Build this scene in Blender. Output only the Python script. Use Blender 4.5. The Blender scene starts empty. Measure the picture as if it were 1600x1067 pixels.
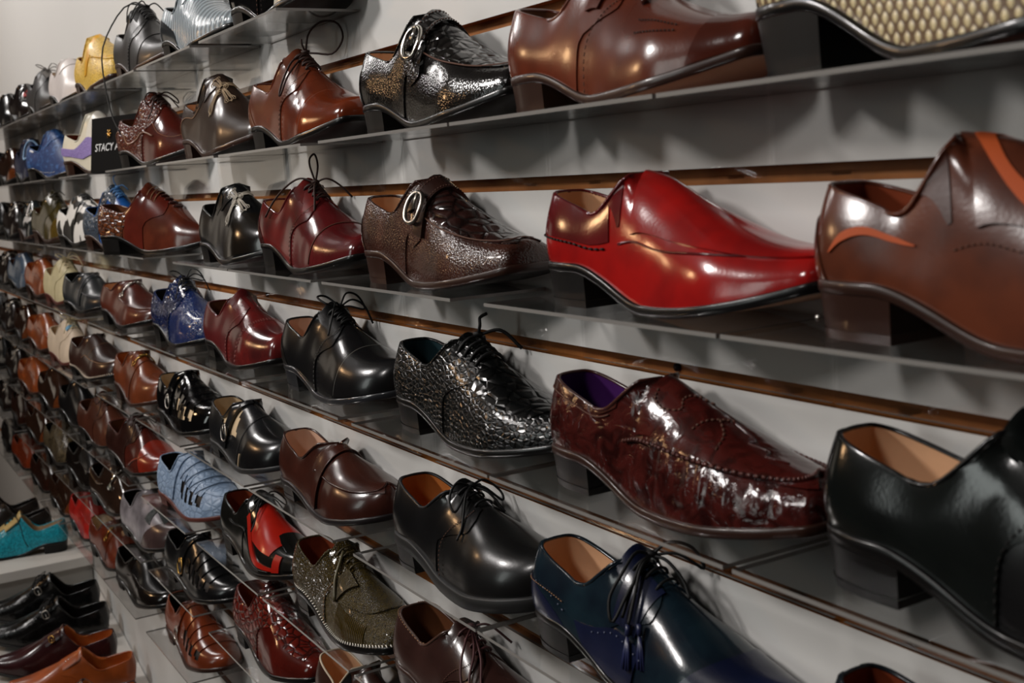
import bpy, math, random
import numpy as np
from mathutils import Matrix, Vector

# ------------------------------------------------------------------ camera, world, light, exposure
SC = bpy.context.scene
COL = SC.collection
ZC = 1.35                                   # camera height
cam_data = bpy.data.cameras.new('camera')
cam = bpy.data.objects.new('camera', cam_data)
COL.objects.link(cam)
cam_data.sensor_width = 36.0
cam_data.lens = 1850.0 / 1600.0 * 36.0
cam_data.clip_start = 0.02
_r = Vector((0.51066434, 0.85780331, -0.05827012))
_u = Vector((-0.09264916, 0.12228086, 0.98816169))
_f = Vector((-0.85477369, 0.49922026, -0.14191923))
cam.matrix_world = Matrix(((_r.x, _u.x, -_f.x, 0.0), (_r.y, _u.y, -_f.y, -0.5825),
                           (_r.z, _u.z, -_f.z, ZC), (0, 0, 0, 1)))
cam_data.dof.use_dof = True
cam_data.dof.focus_distance = 1.35
cam_data.dof.aperture_fstop = 11.0
SC.camera = cam
SC.view_settings.view_transform = 'Standard'
SC.view_settings.look = 'None'
SC.view_settings.exposure = 0.02
SC.view_settings.gamma = 1.0
SC.view_settings.use_curve_mapping = False

world = bpy.data.worlds.new('world')
SC.world = world
world.use_nodes = True
world.node_tree.nodes['Background'].inputs[0].default_value = (0.9, 0.95, 1.0, 1)
world.node_tree.nodes['Background'].inputs[1].default_value = 0.06


def lamp(name, kind, loc, target, power, size=0.3, color=(1, 1, 1), sy=None):
    d = bpy.data.lights.new(name, kind)
    d.energy = power
    d.color = color
    if kind == 'AREA':
        d.shape = 'RECTANGLE' if sy else 'DISK'
        d.size = size
        if sy:
            d.size_y = sy
    else:
        d.shadow_soft_size = size
        if kind == 'SPOT':
            d.spot_size = math.radians(100)
            d.spot_blend = 0.6
    o = bpy.data.objects.new(name, d)
    COL.objects.link(o)
    o.location = loc
    o.rotation_euler = (Vector(target) - Vector(loc)).to_track_quat('-Z', 'Y').to_euler()
    return o


LIGHTS_HERE = True
for _x, _y, _p in ((-5.0, -.75, 8), (-3.6, -.85, 12), (-2.2, -1.9, 40), (-0.6, -1.9, 18)):
    lamp('ceiling_lamp', 'AREA', (_x, _y, 2.62), (_x + (1.2 if _y < -1 else .2), 0.0, 1.1 if _y < -1 else 1.6), _p, 0.36, (1.0, 0.955, 0.925))
lamp('panel_lamp', 'AREA', (-1.9, -3.25, 1.75), (-0.6, 0.0, 1.1), 9, 0.55, (0.93, 1.0, 0.96), 1.2)
lamp('shop_front_lamp', 'AREA', (-6.85, -1.7, 1.6), (0.0, -0.5, 1.25), 1.7, 0.9, (1.0, 0.86, 0.70), 1.2)
lamp('warm_lamp', 'AREA', (-4.4, -2.6, 2.35), (-2.0, 0.0, 0.9), 9, 0.3, (1.0, 0.60, 0.30))

# ------------------------------------------------------------------ materials


def srgb(h):
    h = h.lstrip('#')
    c = [int(h[i:i + 2], 16) / 255 for i in (0, 2, 4)]
    return tuple((x / 12.92 if x <= 0.04045 else ((x + 0.055) / 1.055) ** 2.4) for x in c) + (1.0,)


MATS = {}


def newmat(name):
    m = bpy.data.materials.new(name)
    m.use_nodes = True
    return m, m.node_tree.nodes, m.node_tree.links, m.node_tree.nodes['Principled BSDF']


def simple(name, col, rough=0.5, metal=0.0, coat=0.0, noise=0.0, nscale=40, bump=0.0, bscale=300, spec=.3):
    if name in MATS:
        return MATS[name]
    m, N, L, b = newmat(name)
    c = srgb(col) if isinstance(col, str) else col
    b.inputs['Base Color'].default_value = c
    b.inputs['Roughness'].default_value = rough
    b.inputs['Metallic'].default_value = metal
    b.inputs['Coat Weight'].default_value = coat
    if metal == 0:
        b.inputs['Specular IOR Level'].default_value = spec
    tc = N.new('ShaderNodeTexCoord')
    if noise > 0:
        nz = N.new('ShaderNodeTexNoise'); nz.inputs['Scale'].default_value = nscale
        L.new(tc.outputs['Object'], nz.inputs['Vector'])
        mx = N.new('ShaderNodeMix'); mx.data_type = 'RGBA'
        mx.inputs[6].default_value = tuple(x * (1 - noise) for x in c[:3]) + (1,)
        mx.inputs[7].default_value = tuple(min(1, x * (1 + noise)) for x in c[:3]) + (1,)
        L.new(nz.outputs['Fac'], mx.inputs[0]); L.new(mx.outputs[2], b.inputs['Base Color'])
    if bump > 0:
        n2 = N.new('ShaderNodeTexNoise'); n2.inputs['Scale'].default_value = bscale
        L.new(tc.outputs['Object'], n2.inputs['Vector'])
        bp = N.new('ShaderNodeBump'); bp.inputs['Strength'].default_value = bump
        bp.inputs['Distance'].default_value = 0.001
        L.new(n2.outputs['Fac'], bp.inputs['Height']); L.new(bp.outputs['Normal'], b.inputs['Normal'])
    MATS[name] = m
    return m


def leather(col, kind='smooth', rough=0.34, coat=0.25, col2=None, scale=None, bump=None, mottle=0.35):
    """Procedural leather in object coordinates; kinds share one node recipe each."""
    key = ('lea', col, kind, rough, coat, col2, scale, bump, mottle)
    if key in MATS:
        return MATS[key]
    m, N, L, b = newmat('leather_' + kind)
    c = srgb(col)
    c2 = srgb(col2) if col2 else tuple(x * (1 - mottle) for x in c[:3]) + (1,)
    b.inputs['Roughness'].default_value = max(.08, rough - .05)
    b.inputs['Coat Weight'].default_value = coat * .4
    b.inputs['Specular IOR Level'].default_value = .38
    b.inputs['Coat Roughness'].default_value = 0.08
    tc = N.new('ShaderNodeTexCoord')
    V = tc.outputs['Object']

    def noise(sc, det=3, dist=0.0):
        n = N.new('ShaderNodeTexNoise'); n.inputs['Scale'].default_value = sc
        n.inputs['Detail'].default_value = det; n.inputs['Distortion'].default_value = dist
        L.new(V, n.inputs['Vector']); return n

    def voro(sc, feat='F1', vec=None):
        n = N.new('ShaderNodeTexVoronoi'); n.feature = feat; n.inputs['Scale'].default_value = sc
        L.new(vec or V, n.inputs['Vector']); return n

    def ramp(src, p0, p1, a=(0, 0, 0, 1), z=(1, 1, 1, 1)):
        r = N.new('ShaderNodeValToRGB')
        r.color_ramp.elements[0].position = p0; r.color_ramp.elements[0].color = a
        r.color_ramp.elements[1].position = p1; r.color_ramp.elements[1].color = z
        L.new(src, r.inputs[0]); return r.outputs[0]

    def bumpn(src, st, dist=0.001, prev=None):
        bp = N.new('ShaderNodeBump'); bp.inputs['Strength'].default_value = st
        bp.inputs['Distance'].default_value = dist
        L.new(src, bp.inputs['Height'])
        if prev is not None:
            L.new(prev, bp.inputs['Normal'])
        return bp.outputs['Normal']

    def mapped(sx, sy, sz, rot=(0, 0, 0)):
        mp = N.new('ShaderNodeMapping'); mp.inputs['Scale'].default_value = (sx, sy, sz)
        mp.inputs['Rotation'].default_value = rot
        L.new(V, mp.inputs['Vector']); return mp.outputs[0]

    if kind in ('smooth', 'patent'):
        L.new(ramp(noise(22, 3).outputs['Fac'], 0.35, 0.62, c2, c), b.inputs['Base Color'])
        L.new(bumpn(noise(420, 2).outputs['Fac'], 0.10 if kind == 'smooth' else 0.02, 0.0006), b.inputs['Normal'])
    elif kind == 'pebble':
        L.new(ramp(noise(30).outputs['Fac'], 0.35, 0.62, c2, c), b.inputs['Base Color'])
        L.new(bumpn(voro(scale or 520).outputs['Distance'], bump or 0.5, 0.0009), b.inputs['Normal'])
    elif kind == 'croc':
        vd = voro(scale or 95, 'DISTANCE_TO_EDGE', mapped(0.75, 1.0, 1.15))
        L.new(ramp(vd.outputs['Distance'], 0.02, 0.16, c2, c), b.inputs['Base Color'])
        n1 = bumpn(ramp(vd.outputs['Distance'], 0.0, 0.22), bump or 0.9, 0.0016)
        L.new(bumpn(noise(500).outputs['Fac'], 0.06, 0.0006, n1), b.inputs['Normal'])
    elif kind == 'snake':                       # crossing oblique rows of scales with brown joints
        ws = []
        for sgn in (-1, 1):
            w = N.new('ShaderNodeTexWave'); w.bands_direction = 'X'
            w.inputs['Scale'].default_value = scale or 55; w.inputs['Distortion'].default_value = 1.0
            w.inputs['Detail'].default_value = 1.0; w.inputs['Detail Scale'].default_value = .4
            L.new(mapped(1, 1, 1, (0.35 * sgn, 0.62 * sgn, 0.25 * sgn)), w.inputs['Vector'])
            ws.append(w.outputs['Fac'])
        mn = N.new('ShaderNodeMath'); mn.operation = 'MULTIPLY'
        L.new(ws[0], mn.inputs[0]); L.new(ws[1], mn.inputs[1])
        ad = N.new('ShaderNodeMath'); ad.operation = 'MULTIPLY_ADD'
        L.new(noise(26, 3).outputs['Fac'], ad.inputs[0]); ad.inputs[1].default_value = .55; L.new(mn.outputs[0], ad.inputs[2])
        L.new(ramp(ad.outputs[0], .36, .66, c2, c), b.inputs['Base Color'])
        L.new(bumpn(mn.outputs[0], bump or .5, .001), b.inputs['Normal'])
    elif kind == 'wrinkle':
        n = noise(55, 4, 1.4)
        L.new(ramp(n.outputs['Fac'], 0.36, 0.60, c2, c), b.inputs['Base Color'])
        L.new(bumpn(n.outputs['Fac'], bump or 0.7, 0.004), b.inputs['Normal'])
    elif kind == 'zebra':
        w = N.new('ShaderNodeTexWave'); w.bands_direction = 'Y'; w.inputs['Scale'].default_value = scale or 20
        w.inputs['Distortion'].default_value = 5.0; w.inputs['Detail'].default_value = 2.0
        w.inputs['Detail Scale'].default_value = 1.2
        L.new(mapped(1, 1, 0.25), w.inputs['Vector'])
        L.new(ramp(w.outputs['Fac'], 0.46, 0.52, c2, c), b.inputs['Base Color'])
    elif kind == 'glitter':
        vd = voro(scale or 700)
        L.new(ramp(vd.outputs['Color'], 0.2, 0.8, c2, c), b.inputs['Base Color'])
        L.new(bumpn(vd.outputs['Distance'], 0.9, 0.001), b.inputs['Normal'])
    elif kind == 'marble':
        n = noise(scale or 34, 5, 2.2)
        L.new(ramp(n.outputs['Fac'], 0.50, 0.62, c, c2), b.inputs['Base Color'])
        L.new(bumpn(noise(300).outputs['Fac'], 0.15, 0.0008), b.inputs['Normal'])
    elif kind == 'ridge':
        w = N.new('ShaderNodeTexWave'); w.bands_direction = 'X'
        w.inputs['Scale'].default_value = scale or 60; w.inputs['Distortion'].default_value = 1.2
        L.new(V, w.inputs['Vector'])
        L.new(ramp(w.outputs['Fac'], 0.1, 0.7, c2, c), b.inputs['Base Color'])
        L.new(bumpn(w.outputs['Fac'], bump or 0.6, 0.0015), b.inputs['Normal'])
    MATS[key] = m
    return m


def acrylic():
    m = bpy.data.materials.new('clear_acrylic'); m.use_nodes = True
    N, L = m.node_tree.nodes, m.node_tree.links
    N.clear()
    out = N.new('ShaderNodeOutputMaterial')
    mix = N.new('ShaderNodeMixShader')
    tr = N.new('ShaderNodeBsdfTransparent'); tr.inputs[0].default_value = (0.978, 0.978, 0.978, 1)
    gl = N.new('ShaderNodeBsdfGlossy'); gl.inputs['Roughness'].default_value = 0.06
    gl.inputs[0].default_value = (0.9, 0.9, 0.9, 1)
    fr = N.new('ShaderNodeFresnel')
    geo = N.new('ShaderNodeNewGeometry')          # thin sheet: same reflectance from either face
    mm = N.new('ShaderNodeMapRange'); mm.inputs['To Min'].default_value = 1.5; mm.inputs['To Max'].default_value = 1 / 1.5
    L.new(geo.outputs['Backfacing'], mm.inputs['Value']); L.new(mm.outputs[0], fr.inputs[0])
    L.new(fr.outputs[0], mix.inputs[0]); L.new(tr.outputs[0], mix.inputs[1]); L.new(gl.outputs[0], mix.inputs[2])
    L.new(mix.outputs[0], out.inputs[0])
    return m


M_ACR = acrylic()
M_ACR_EDGE = simple('acrylic_edge', '#7d7a76', 0.25, 0, 0.5)
M_SLAT = simple('slat_laminate', '#cccbc8', 0.45, 0, 0.0, 0.03, 3)
M_MDF = simple('brown_board', '#8a5526', 0.55, 0, 0.0, 0.25, 60)
M_BLACK = simple('black_plastic', '#0b0b0b', 0.4)
M_STEEL = simple('polished_steel', '#c8c4bc', 0.18, 1.0)
M_SILVER = simple('dull_silver', '#a8a29a', 0.32, 1.0)
M_GOLD = simple('brass', '#b98f4a', 0.25, 1.0)
M_SOLE_BLACK = simple('black_sole_edge', '#0c0b0b', 0.3, 0, 0.15)
M_SOLE_BROWN = simple('brown_sole_edge', '#2a1710', 0.34, 0, 0.15)
M_SOLE_RUBBER = simple('black_rubber', '#1a1a1a', 0.5)
M_SOLE_GUM = simple('reddish_brown_rubber', '#4c211a', 0.45)
M_HEEL_BLACK = simple('black_heel', '#0b0a0a', 0.42)
M_BOTTOM = simple('sole_leather', '#b58a68', 0.5, 0, 0, 0.15, 30)
M_BOTTOM_DK = simple('dark_sole_leather', '#191412', 0.45)
M_THREAD_W = simple('white_thread', '#d8d2c6', 0.7)
M_THREAD_T = simple('tan_thread', '#8f6a4c', 0.7)
M_THREAD_K = simple('dark_thread', '#15100e', 0.7)
M_THREAD_B = simple('brown_thread', '#57392c', 0.7)
M_LACE_K = simple('black_lace', '#0d0d0e', 0.6)
M_LACE_BR = simple('brown_lace', '#2e1a14', 0.6)
M_LACE_GY = simple('grey_lace', '#77736f', 0.6)
M_LACE_CR = simple('cream_lace', '#c3b593', 0.7)
M_LACE_PL = simple('plum_lace', '#4a2a2b', 0.5)
LIN_TAN = leather('#e6b68c', 'smooth', 0.55, 0.0, mottle=0.12)
LIN_PINK = leather('#e3bca2', 'smooth', 0.55, 0.0, mottle=0.12)
LIN_CREAM = leather('#cdb491', 'smooth', 0.6, 0.0, mottle=0.12)
LIN_ORANGE = leather('#c5763a', 'smooth', 0.5, 0.0, mottle=0.2)
LIN_RUST = leather('#8e4126', 'smooth', 0.5, 0.0, mottle=0.25)
LIN_BROWN = leather('#6b4026', 'smooth', 0.55, 0.0, mottle=0.2)
LIN_PURPLE = leather('#4a1f62', 'smooth', 0.5, 0.0, mottle=0.2)
LIN_DARK = leather('#1d1715', 'smooth', 0.6, 0.0)
LIN_TEAL = leather('#1f3a40', 'smooth', 0.6, 0.0)

# ------------------------------------------------------------------ mesh helpers


class MB:
    """Collects vertex blocks and faces, then links ONE mesh object."""

    def __init__(self):
        self.v = []; self.f = []; self.m = []; self.n = 0

    def add(self, verts, faces, mat=0):
        verts = np.asarray(verts, float)
        self.v.append(verts)
        for f in faces:
            self.f.append(tuple(int(i) + self.n for i in f)); self.m.append(mat)
        self.n += len(verts)

    def box(self, x0, x1, y0, y1, z0, z1, mat=0, mats=None, bev=0.0):
        v = [(x, y, z) for z in (z0, z1) for y in (y0, y1) for x in (x0, x1)]
        fs = [(0, 2, 3, 1), (4, 5, 7, 6), (0, 1, 5, 4), (2, 6, 7, 3), (0, 4, 6, 2), (1, 3, 7, 5)]
        if mats is None:
            self.add(v, fs, mat)
        else:                                   # bottom, top, y0, y1, x0, x1
            base = self.n
            self.v.append(np.array(v, float)); self.n += 8
            for f, mm in zip(fs, mats):
                self.f.append(tuple(i + base for i in f)); self.m.append(mm)

    def tube(self, pts, rad, closed=False, seg=6, mat=0, flat=1.0):
        p = np.asarray(pts, float)
        n = len(p)
        if closed:
            t = np.roll(p, -1, 0) - np.roll(p, 1, 0)
        else:
            t = np.gradient(p, axis=0)
        t /= np.linalg.norm(t, axis=1)[:, None] + 1e-12
        a = np.array([0, 0, 1.0]) if abs(t[0][2]) < 0.9 else np.array([1.0, 0, 0])
        nn = np.cross(t[0], a); nn /= np.linalg.norm(nn)
        rings = []
        rad = np.broadcast_to(np.asarray(rad, float), (n,))
        ang = np.arange(seg) / seg * 2 * np.pi
        for i in range(n):
            nn = nn - t[i] * (nn @ t[i]); nn /= np.linalg.norm(nn) + 1e-12
            bb = np.cross(t[i], nn)
            rings.append(p[i] + rad[i] * (np.cos(ang)[:, None] * nn + flat * np.sin(ang)[:, None] * bb))
        v = np.concatenate(rings)
        fs = []
        for i in range(n if closed else n - 1):
            j = (i + 1) % n
            for k in range(seg):
                l = (k + 1) % seg
                fs.append((i * seg + k, i * seg + l, j * seg + l, j * seg + k))
        if not closed:
            fs.append(tuple(range(seg))[::-1]); fs.append(tuple((n - 1) * seg + k for k in range(seg)))
        self.add(v, fs, mat)

    def grid(self, P, mat=0, flip=False):
        a, b = P.shape[:2]
        I = np.arange(a * b).reshape(a, b)
        q = np.stack([I[:-1, :-1], I[:-1, 1:], I[1:, 1:], I[1:, :-1]], -1).reshape(-1, 4)
        if flip:
            q = q[:, ::-1]
        self.add(P.reshape(-1, 3), q.tolist(), mat)

    def build(self, name, mats, parent=None, smooth=True):
        me = bpy.data.meshes.new(name)
        me.from_pydata(np.concatenate(self.v).tolist() if self.v else [], [], self.f)
        if not isinstance(mats, (list, tuple)):
            mats = [mats]
        for mm in mats:
            me.materials.append(mm)
        me.polygons.foreach_set('material_index', np.array(self.m, dtype=np.int32))
        me.polygons.foreach_set('use_smooth', np.full(len(self.f), smooth, dtype=bool))
        me.update()
        o = bpy.data.objects.new(name, me)
        COL.objects.link(o)
        if parent is not None:
            o.parent = parent
        return o


def empty(name, loc=(0, 0, 0), rot=(0, 0, 0)):
    o = bpy.data.objects.new(name, None)
    o.empty_display_size = 0.05
    COL.objects.link(o)
    o.location = loc
    o.rotation_euler = rot
    return o


def tag(o, label=None, cat=None, group=None, kind=None):
    if label:
        o['label'] = label
    if cat:
        o['category'] = cat
    if group:
        o['group'] = group
    if kind:
        o['kind'] = kind
    return o


def pchip(xk, yk, x):
    xk = np.asarray(xk, float); yk = np.asarray(yk, float)
    h = np.diff(xk); d = np.diff(yk) / h
    m = np.zeros_like(yk)
    for i in range(1, len(xk) - 1):
        if d[i - 1] * d[i] > 0:
            w1 = 2 * h[i] + h[i - 1]; w2 = h[i] + 2 * h[i - 1]
            m[i] = (w1 + w2) / (w1 / d[i - 1] + w2 / d[i])
    m[0] = d[0] * 1.3 if len(d) > 1 and d[0] * d[1] > 0 else d[0]
    m[-1] = d[-1]
    x = np.asarray(x, float)
    i = np.clip(np.searchsorted(xk, x) - 1, 0, len(h) - 1)
    t = (x - xk[i]) / h[i]
    return ((1 + 2 * t) * (1 - t) ** 2 * yk[i] + t * (1 - t) ** 2 * h[i] * m[i]
            + t * t * (3 - 2 * t) * yk[i + 1] + t * t * (t - 1) * h[i] * m[i + 1])


def catmull(pts, n):
    p = np.asarray(pts, float)
    if len(p) < 3:
        t = np.linspace(0, 1, n)[:, None]
        return p[0] * (1 - t) + p[-1] * t
    q = np.concatenate([[2 * p[0] - p[1]], p, [2 * p[-1] - p[-2]]])
    out = []
    T = np.linspace(0, len(p) - 1 - 1e-9, n)
    for t in T:
        i = int(t); u = t - i
        a, b, c, d = q[i], q[i + 1], q[i + 2], q[i + 3]
        out.append(0.5 * (2 * b + (c - a) * u + (2 * a - 5 * b + 4 * c - d) * u * u + (3 * b - a - 3 * c + d) * u ** 3))
    return np.array(out)


def sstep(a, b, x):
    t = np.clip((np.asarray(x, float) - a) / (b - a), 0, 1)
    return t * t * (3 - 2 * t)

# ------------------------------------------------------------------ the shoe last: one smooth surface (s, v)
# s runs along the shoe from the heel (0) to the toe (1); v runs across it from the lateral
# welt (-1) over the ridge or the topline (0) to the medial welt (+1).  ST is where the opening ends.
ST = 0.48
TOES = {
    'round': ((0.57, 0.70, 0.82, 0.92, 0.985, 1.0), (0.043, 0.0475, 0.043, 0.0315, 0.013, 0.0), (0.034, 0.0415, 0.039, 0.029, 0.012, 0.0)),
    'snip': ((0.57, 0.70, 0.82, 0.925, 0.990, 1.0), (0.0425, 0.0455, 0.0385, 0.0275, 0.0165, 0.0), (0.034, 0.0395, 0.0345, 0.025, 0.0155, 0.0)),
    'square': ((0.57, 0.70, 0.82, 0.93, 0.992, 1.0), (0.043, 0.047, 0.042, 0.034, 0.025, 0.0), (0.034, 0.041, 0.038, 0.031, 0.023, 0.0)),
    'point': ((0.57, 0.70, 0.82, 0.92, 0.985, 1.0), (0.0425, 0.045, 0.036, 0.0225, 0.0085, 0.0), (0.034, 0.039, 0.032, 0.020, 0.008, 0.0)),
}
SK = (0, .06, .14, .25, .38, .50, .62, .74, .85, .93, .98, 1.0)


class Last:
    def __init__(self, L=.29, w=1.0, toe='snip', hh=.024, st=.007, ts=.020, zb=.067, dip=.049, ht=.116,
                 toeh=.021, pw=1.85, xt=.435, n_toe=2.3, n_mid=1.9, pucker=None, flare=1.0):
        self.L, self.hh, self.st, self.ts = L, hh, st, ts
        tx, tl, tm = TOES[toe]
        g = np.linspace(0, 1, 501)
        self.g = g
        self.Fx = pchip(SK, np.array((0, .010, .052, .155, .30, .44) + tx) * L, g)
        self.Fl = pchip(SK, np.array((0, .018, .0292, .0335, .0335, .037) + tl) * w, g)
        self.Fm = pchip(SK, np.array((0, .017, .0275, .0300, .0275, .0275) + tm) * w, g)
        self.Fz = self.zf(self.Fx)
        ht = ht - .010; hh = max(.010, hh - .011)
        seat = hh + st
        b = seat + zb
        d = seat + dip
        toez = st + ts + toeh
        k = [0, .06, .14, .25, .34, .40, .44, .465, ST]
        X = [.014, .020, .058, .155, .265, .335, .388, .412, xt]
        X = [a if a <= .155 else .155 + (a - .155) * (xt - .155) / .280 for a in X]
        Y = [0, .0135, .0225, .0262, .0268, .0264, .0240, .0180, 0]
        Z = [b, b - .0005, b - .0035, d + (b - d) * .38, d, d + (ht - d) * .33, d + (ht - d) * .78, d + (ht - d) * .95, ht]
        for s in (.53, .59, .66, .74, .82, .89, .95, 1.0):
            t = (s - ST) / (1 - ST)
            x = xt + (.955 - xt) * (t * .92 + .08 * t * t)
            k.append(s); X.append(x); Y.append(0)
            tt = (x - xt) / (.955 - xt)
            Z.append(toez + (ht - toez) * (1 - tt ** 1.2) ** (pw * 1.1))
        self.Tx = pchip(k, np.array(X) * L, g)
        self.Ty = np.maximum(pchip(k, np.array(Y) * w * flare, g), 0)
        self.Ty[g >= ST] = 0
        self.Tz = pchip(k, Z, g)
        self.N = pchip((0, .3, .42, .52, .62, .8, 1.0), (1.15, 1.15, 1.4, 1.9, n_mid, n_toe, n_toe), g)
        self.B = pchip((0, .12, .3, .45, .6, 1.0), (.004, .004, .002, .001, 0, 0), g)
        k2 = np.exp(-.5 * (np.arange(-24, 25) / 8.0) ** 2); k2 /= k2.sum()
        w2 = sstep(.08, .16, g) * (1 - sstep(.41, .455, g))
        for nm in ('Tx', 'Ty', 'Tz'):
            T = getattr(self, nm)
            setattr(self, nm, T * (1 - w2) + w2 * np.convolve(np.pad(T, 24, 'edge'), k2, 'valid'))
        # smoothed copies: low on the shoe the surface ignores the kink where the opening ends
        kn = np.exp(-.5 * (np.arange(-60, 61) / 24.0) ** 2); kn /= kn.sum()
        win = sstep(.26, .40, g) * (1 - sstep(.60, .74, g))
        sm = lambda T: T * (1 - win) + win * np.convolve(np.pad(T, 60, 'edge'), kn, 'valid')
        self.Sx, self.Sy, self.Sz = sm(self.Tx), sm(self.Ty), sm(self.Tz)
        dx = np.gradient(self.Fx, g)
        self.on = {}
        for sd, W in ((-1, self.Fl), (1, self.Fm)):
            dw = np.gradient(W, g)
            nn = np.stack([-dw, sd * dx], -1)
            nn /= np.linalg.norm(nn, axis=1)[:, None] + 1e-9
            self.on[sd] = nn
        self.pucker = pucker

    def zf(self, x):
        x = np.asarray(x, float)
        q = x / self.L
        return self.st + self.hh * (1 - sstep(.17, .48, q)) + self.ts * np.clip((q - .50) / .50, 0, 1.1) ** 1.8

    def ev(self, sg, r):
        """sg signed s (negative = lateral), r 0 at the welt to 1 at the ridge or topline."""
        sg = np.asarray(sg, float); r = np.asarray(r, float)
        sg, r = np.broadcast_arrays(sg, r)
        s = np.clip(np.abs(sg), 0, 1); side = np.where(sg < 0, -1.0, 1.0)
        r = np.clip(r, 0, 1)
        I = lambda t: np.interp(s, self.g, t)
        fx, fz = I(self.Fx), I(self.Fz)
        fy = np.where(side < 0, -I(self.Fl), I(self.Fm))
        k4 = r ** 4
        tx = I(self.Sx) + (I(self.Tx) - I(self.Sx)) * k4
        ty = (I(self.Sy) + (I(self.Ty) - I(self.Sy)) * k4) * side
        tz = I(self.Sz) + (I(self.Tz) - I(self.Sz)) * k4
        n = I(self.N); a = r * np.pi / 2
        h = 1 - np.cos(a) ** (2 / n); v = np.sin(a) ** (2 / n)
        bl = I(self.B) * np.sin(np.pi * v ** .85)
        if self.pucker:
            s0, s1, r0, r1, amp, fr = self.pucker
            wdw = sstep(s0, s0 + .05, s) * (1 - sstep(s1 - .02, s1 + .0, s) * 0) * np.exp(-((r - (r0 + r1) / 2) / ((r1 - r0) * .55)) ** 4)
            bl = bl + amp * wdw * (np.sin(s * fr + 1.3 * np.sin(s * fr * .37)) * .6 + .4 * np.sin(s * fr * 1.7 + 2))
        ox = np.where(side < 0, I(self.on[-1][:, 0]), I(self.on[1][:, 0]))
        oy = np.where(side < 0, I(self.on[-1][:, 1]), I(self.on[1][:, 1]))
        return np.stack([fx + (tx - fx) * h + ox * bl, fy + (ty - fy) * h + oy * bl, fz + (tz - fz) * v], -1)

    def nrm(self, sg, r):
        e = .004
        sg = np.asarray(sg, float); r = np.asarray(r, float)
        sg, r = np.broadcast_arrays(sg, r)
        rr = np.clip(r, .012, .985)
        ss = np.where(np.abs(sg) > .985, np.sign(sg) * .985, sg)
        da = self.ev(ss + e, rr) - self.ev(ss - e, rr)
        db = self.ev(ss, rr + e) - self.ev(ss, rr - e)
        n = -np.cross(da, db)
        return n / (np.linalg.norm(n, axis=-1)[..., None] + 1e-12)

    @staticmethod
    def sv(s, v):
        s = np.asarray(s, float); v = np.asarray(v, float)
        s, v = np.broadcast_arrays(s, v)
        return np.where(v < 0, -1, 1) * np.maximum(s, 1e-6), 1 - np.abs(v)

    def pt(self, s, v, off=0.0):
        sg, r = self.sv(s, v)
        P = self.ev(sg, r)
        return P + self.nrm(sg, r) * (np.asarray(off)[..., None] if np.ndim(off) else off)


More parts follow.
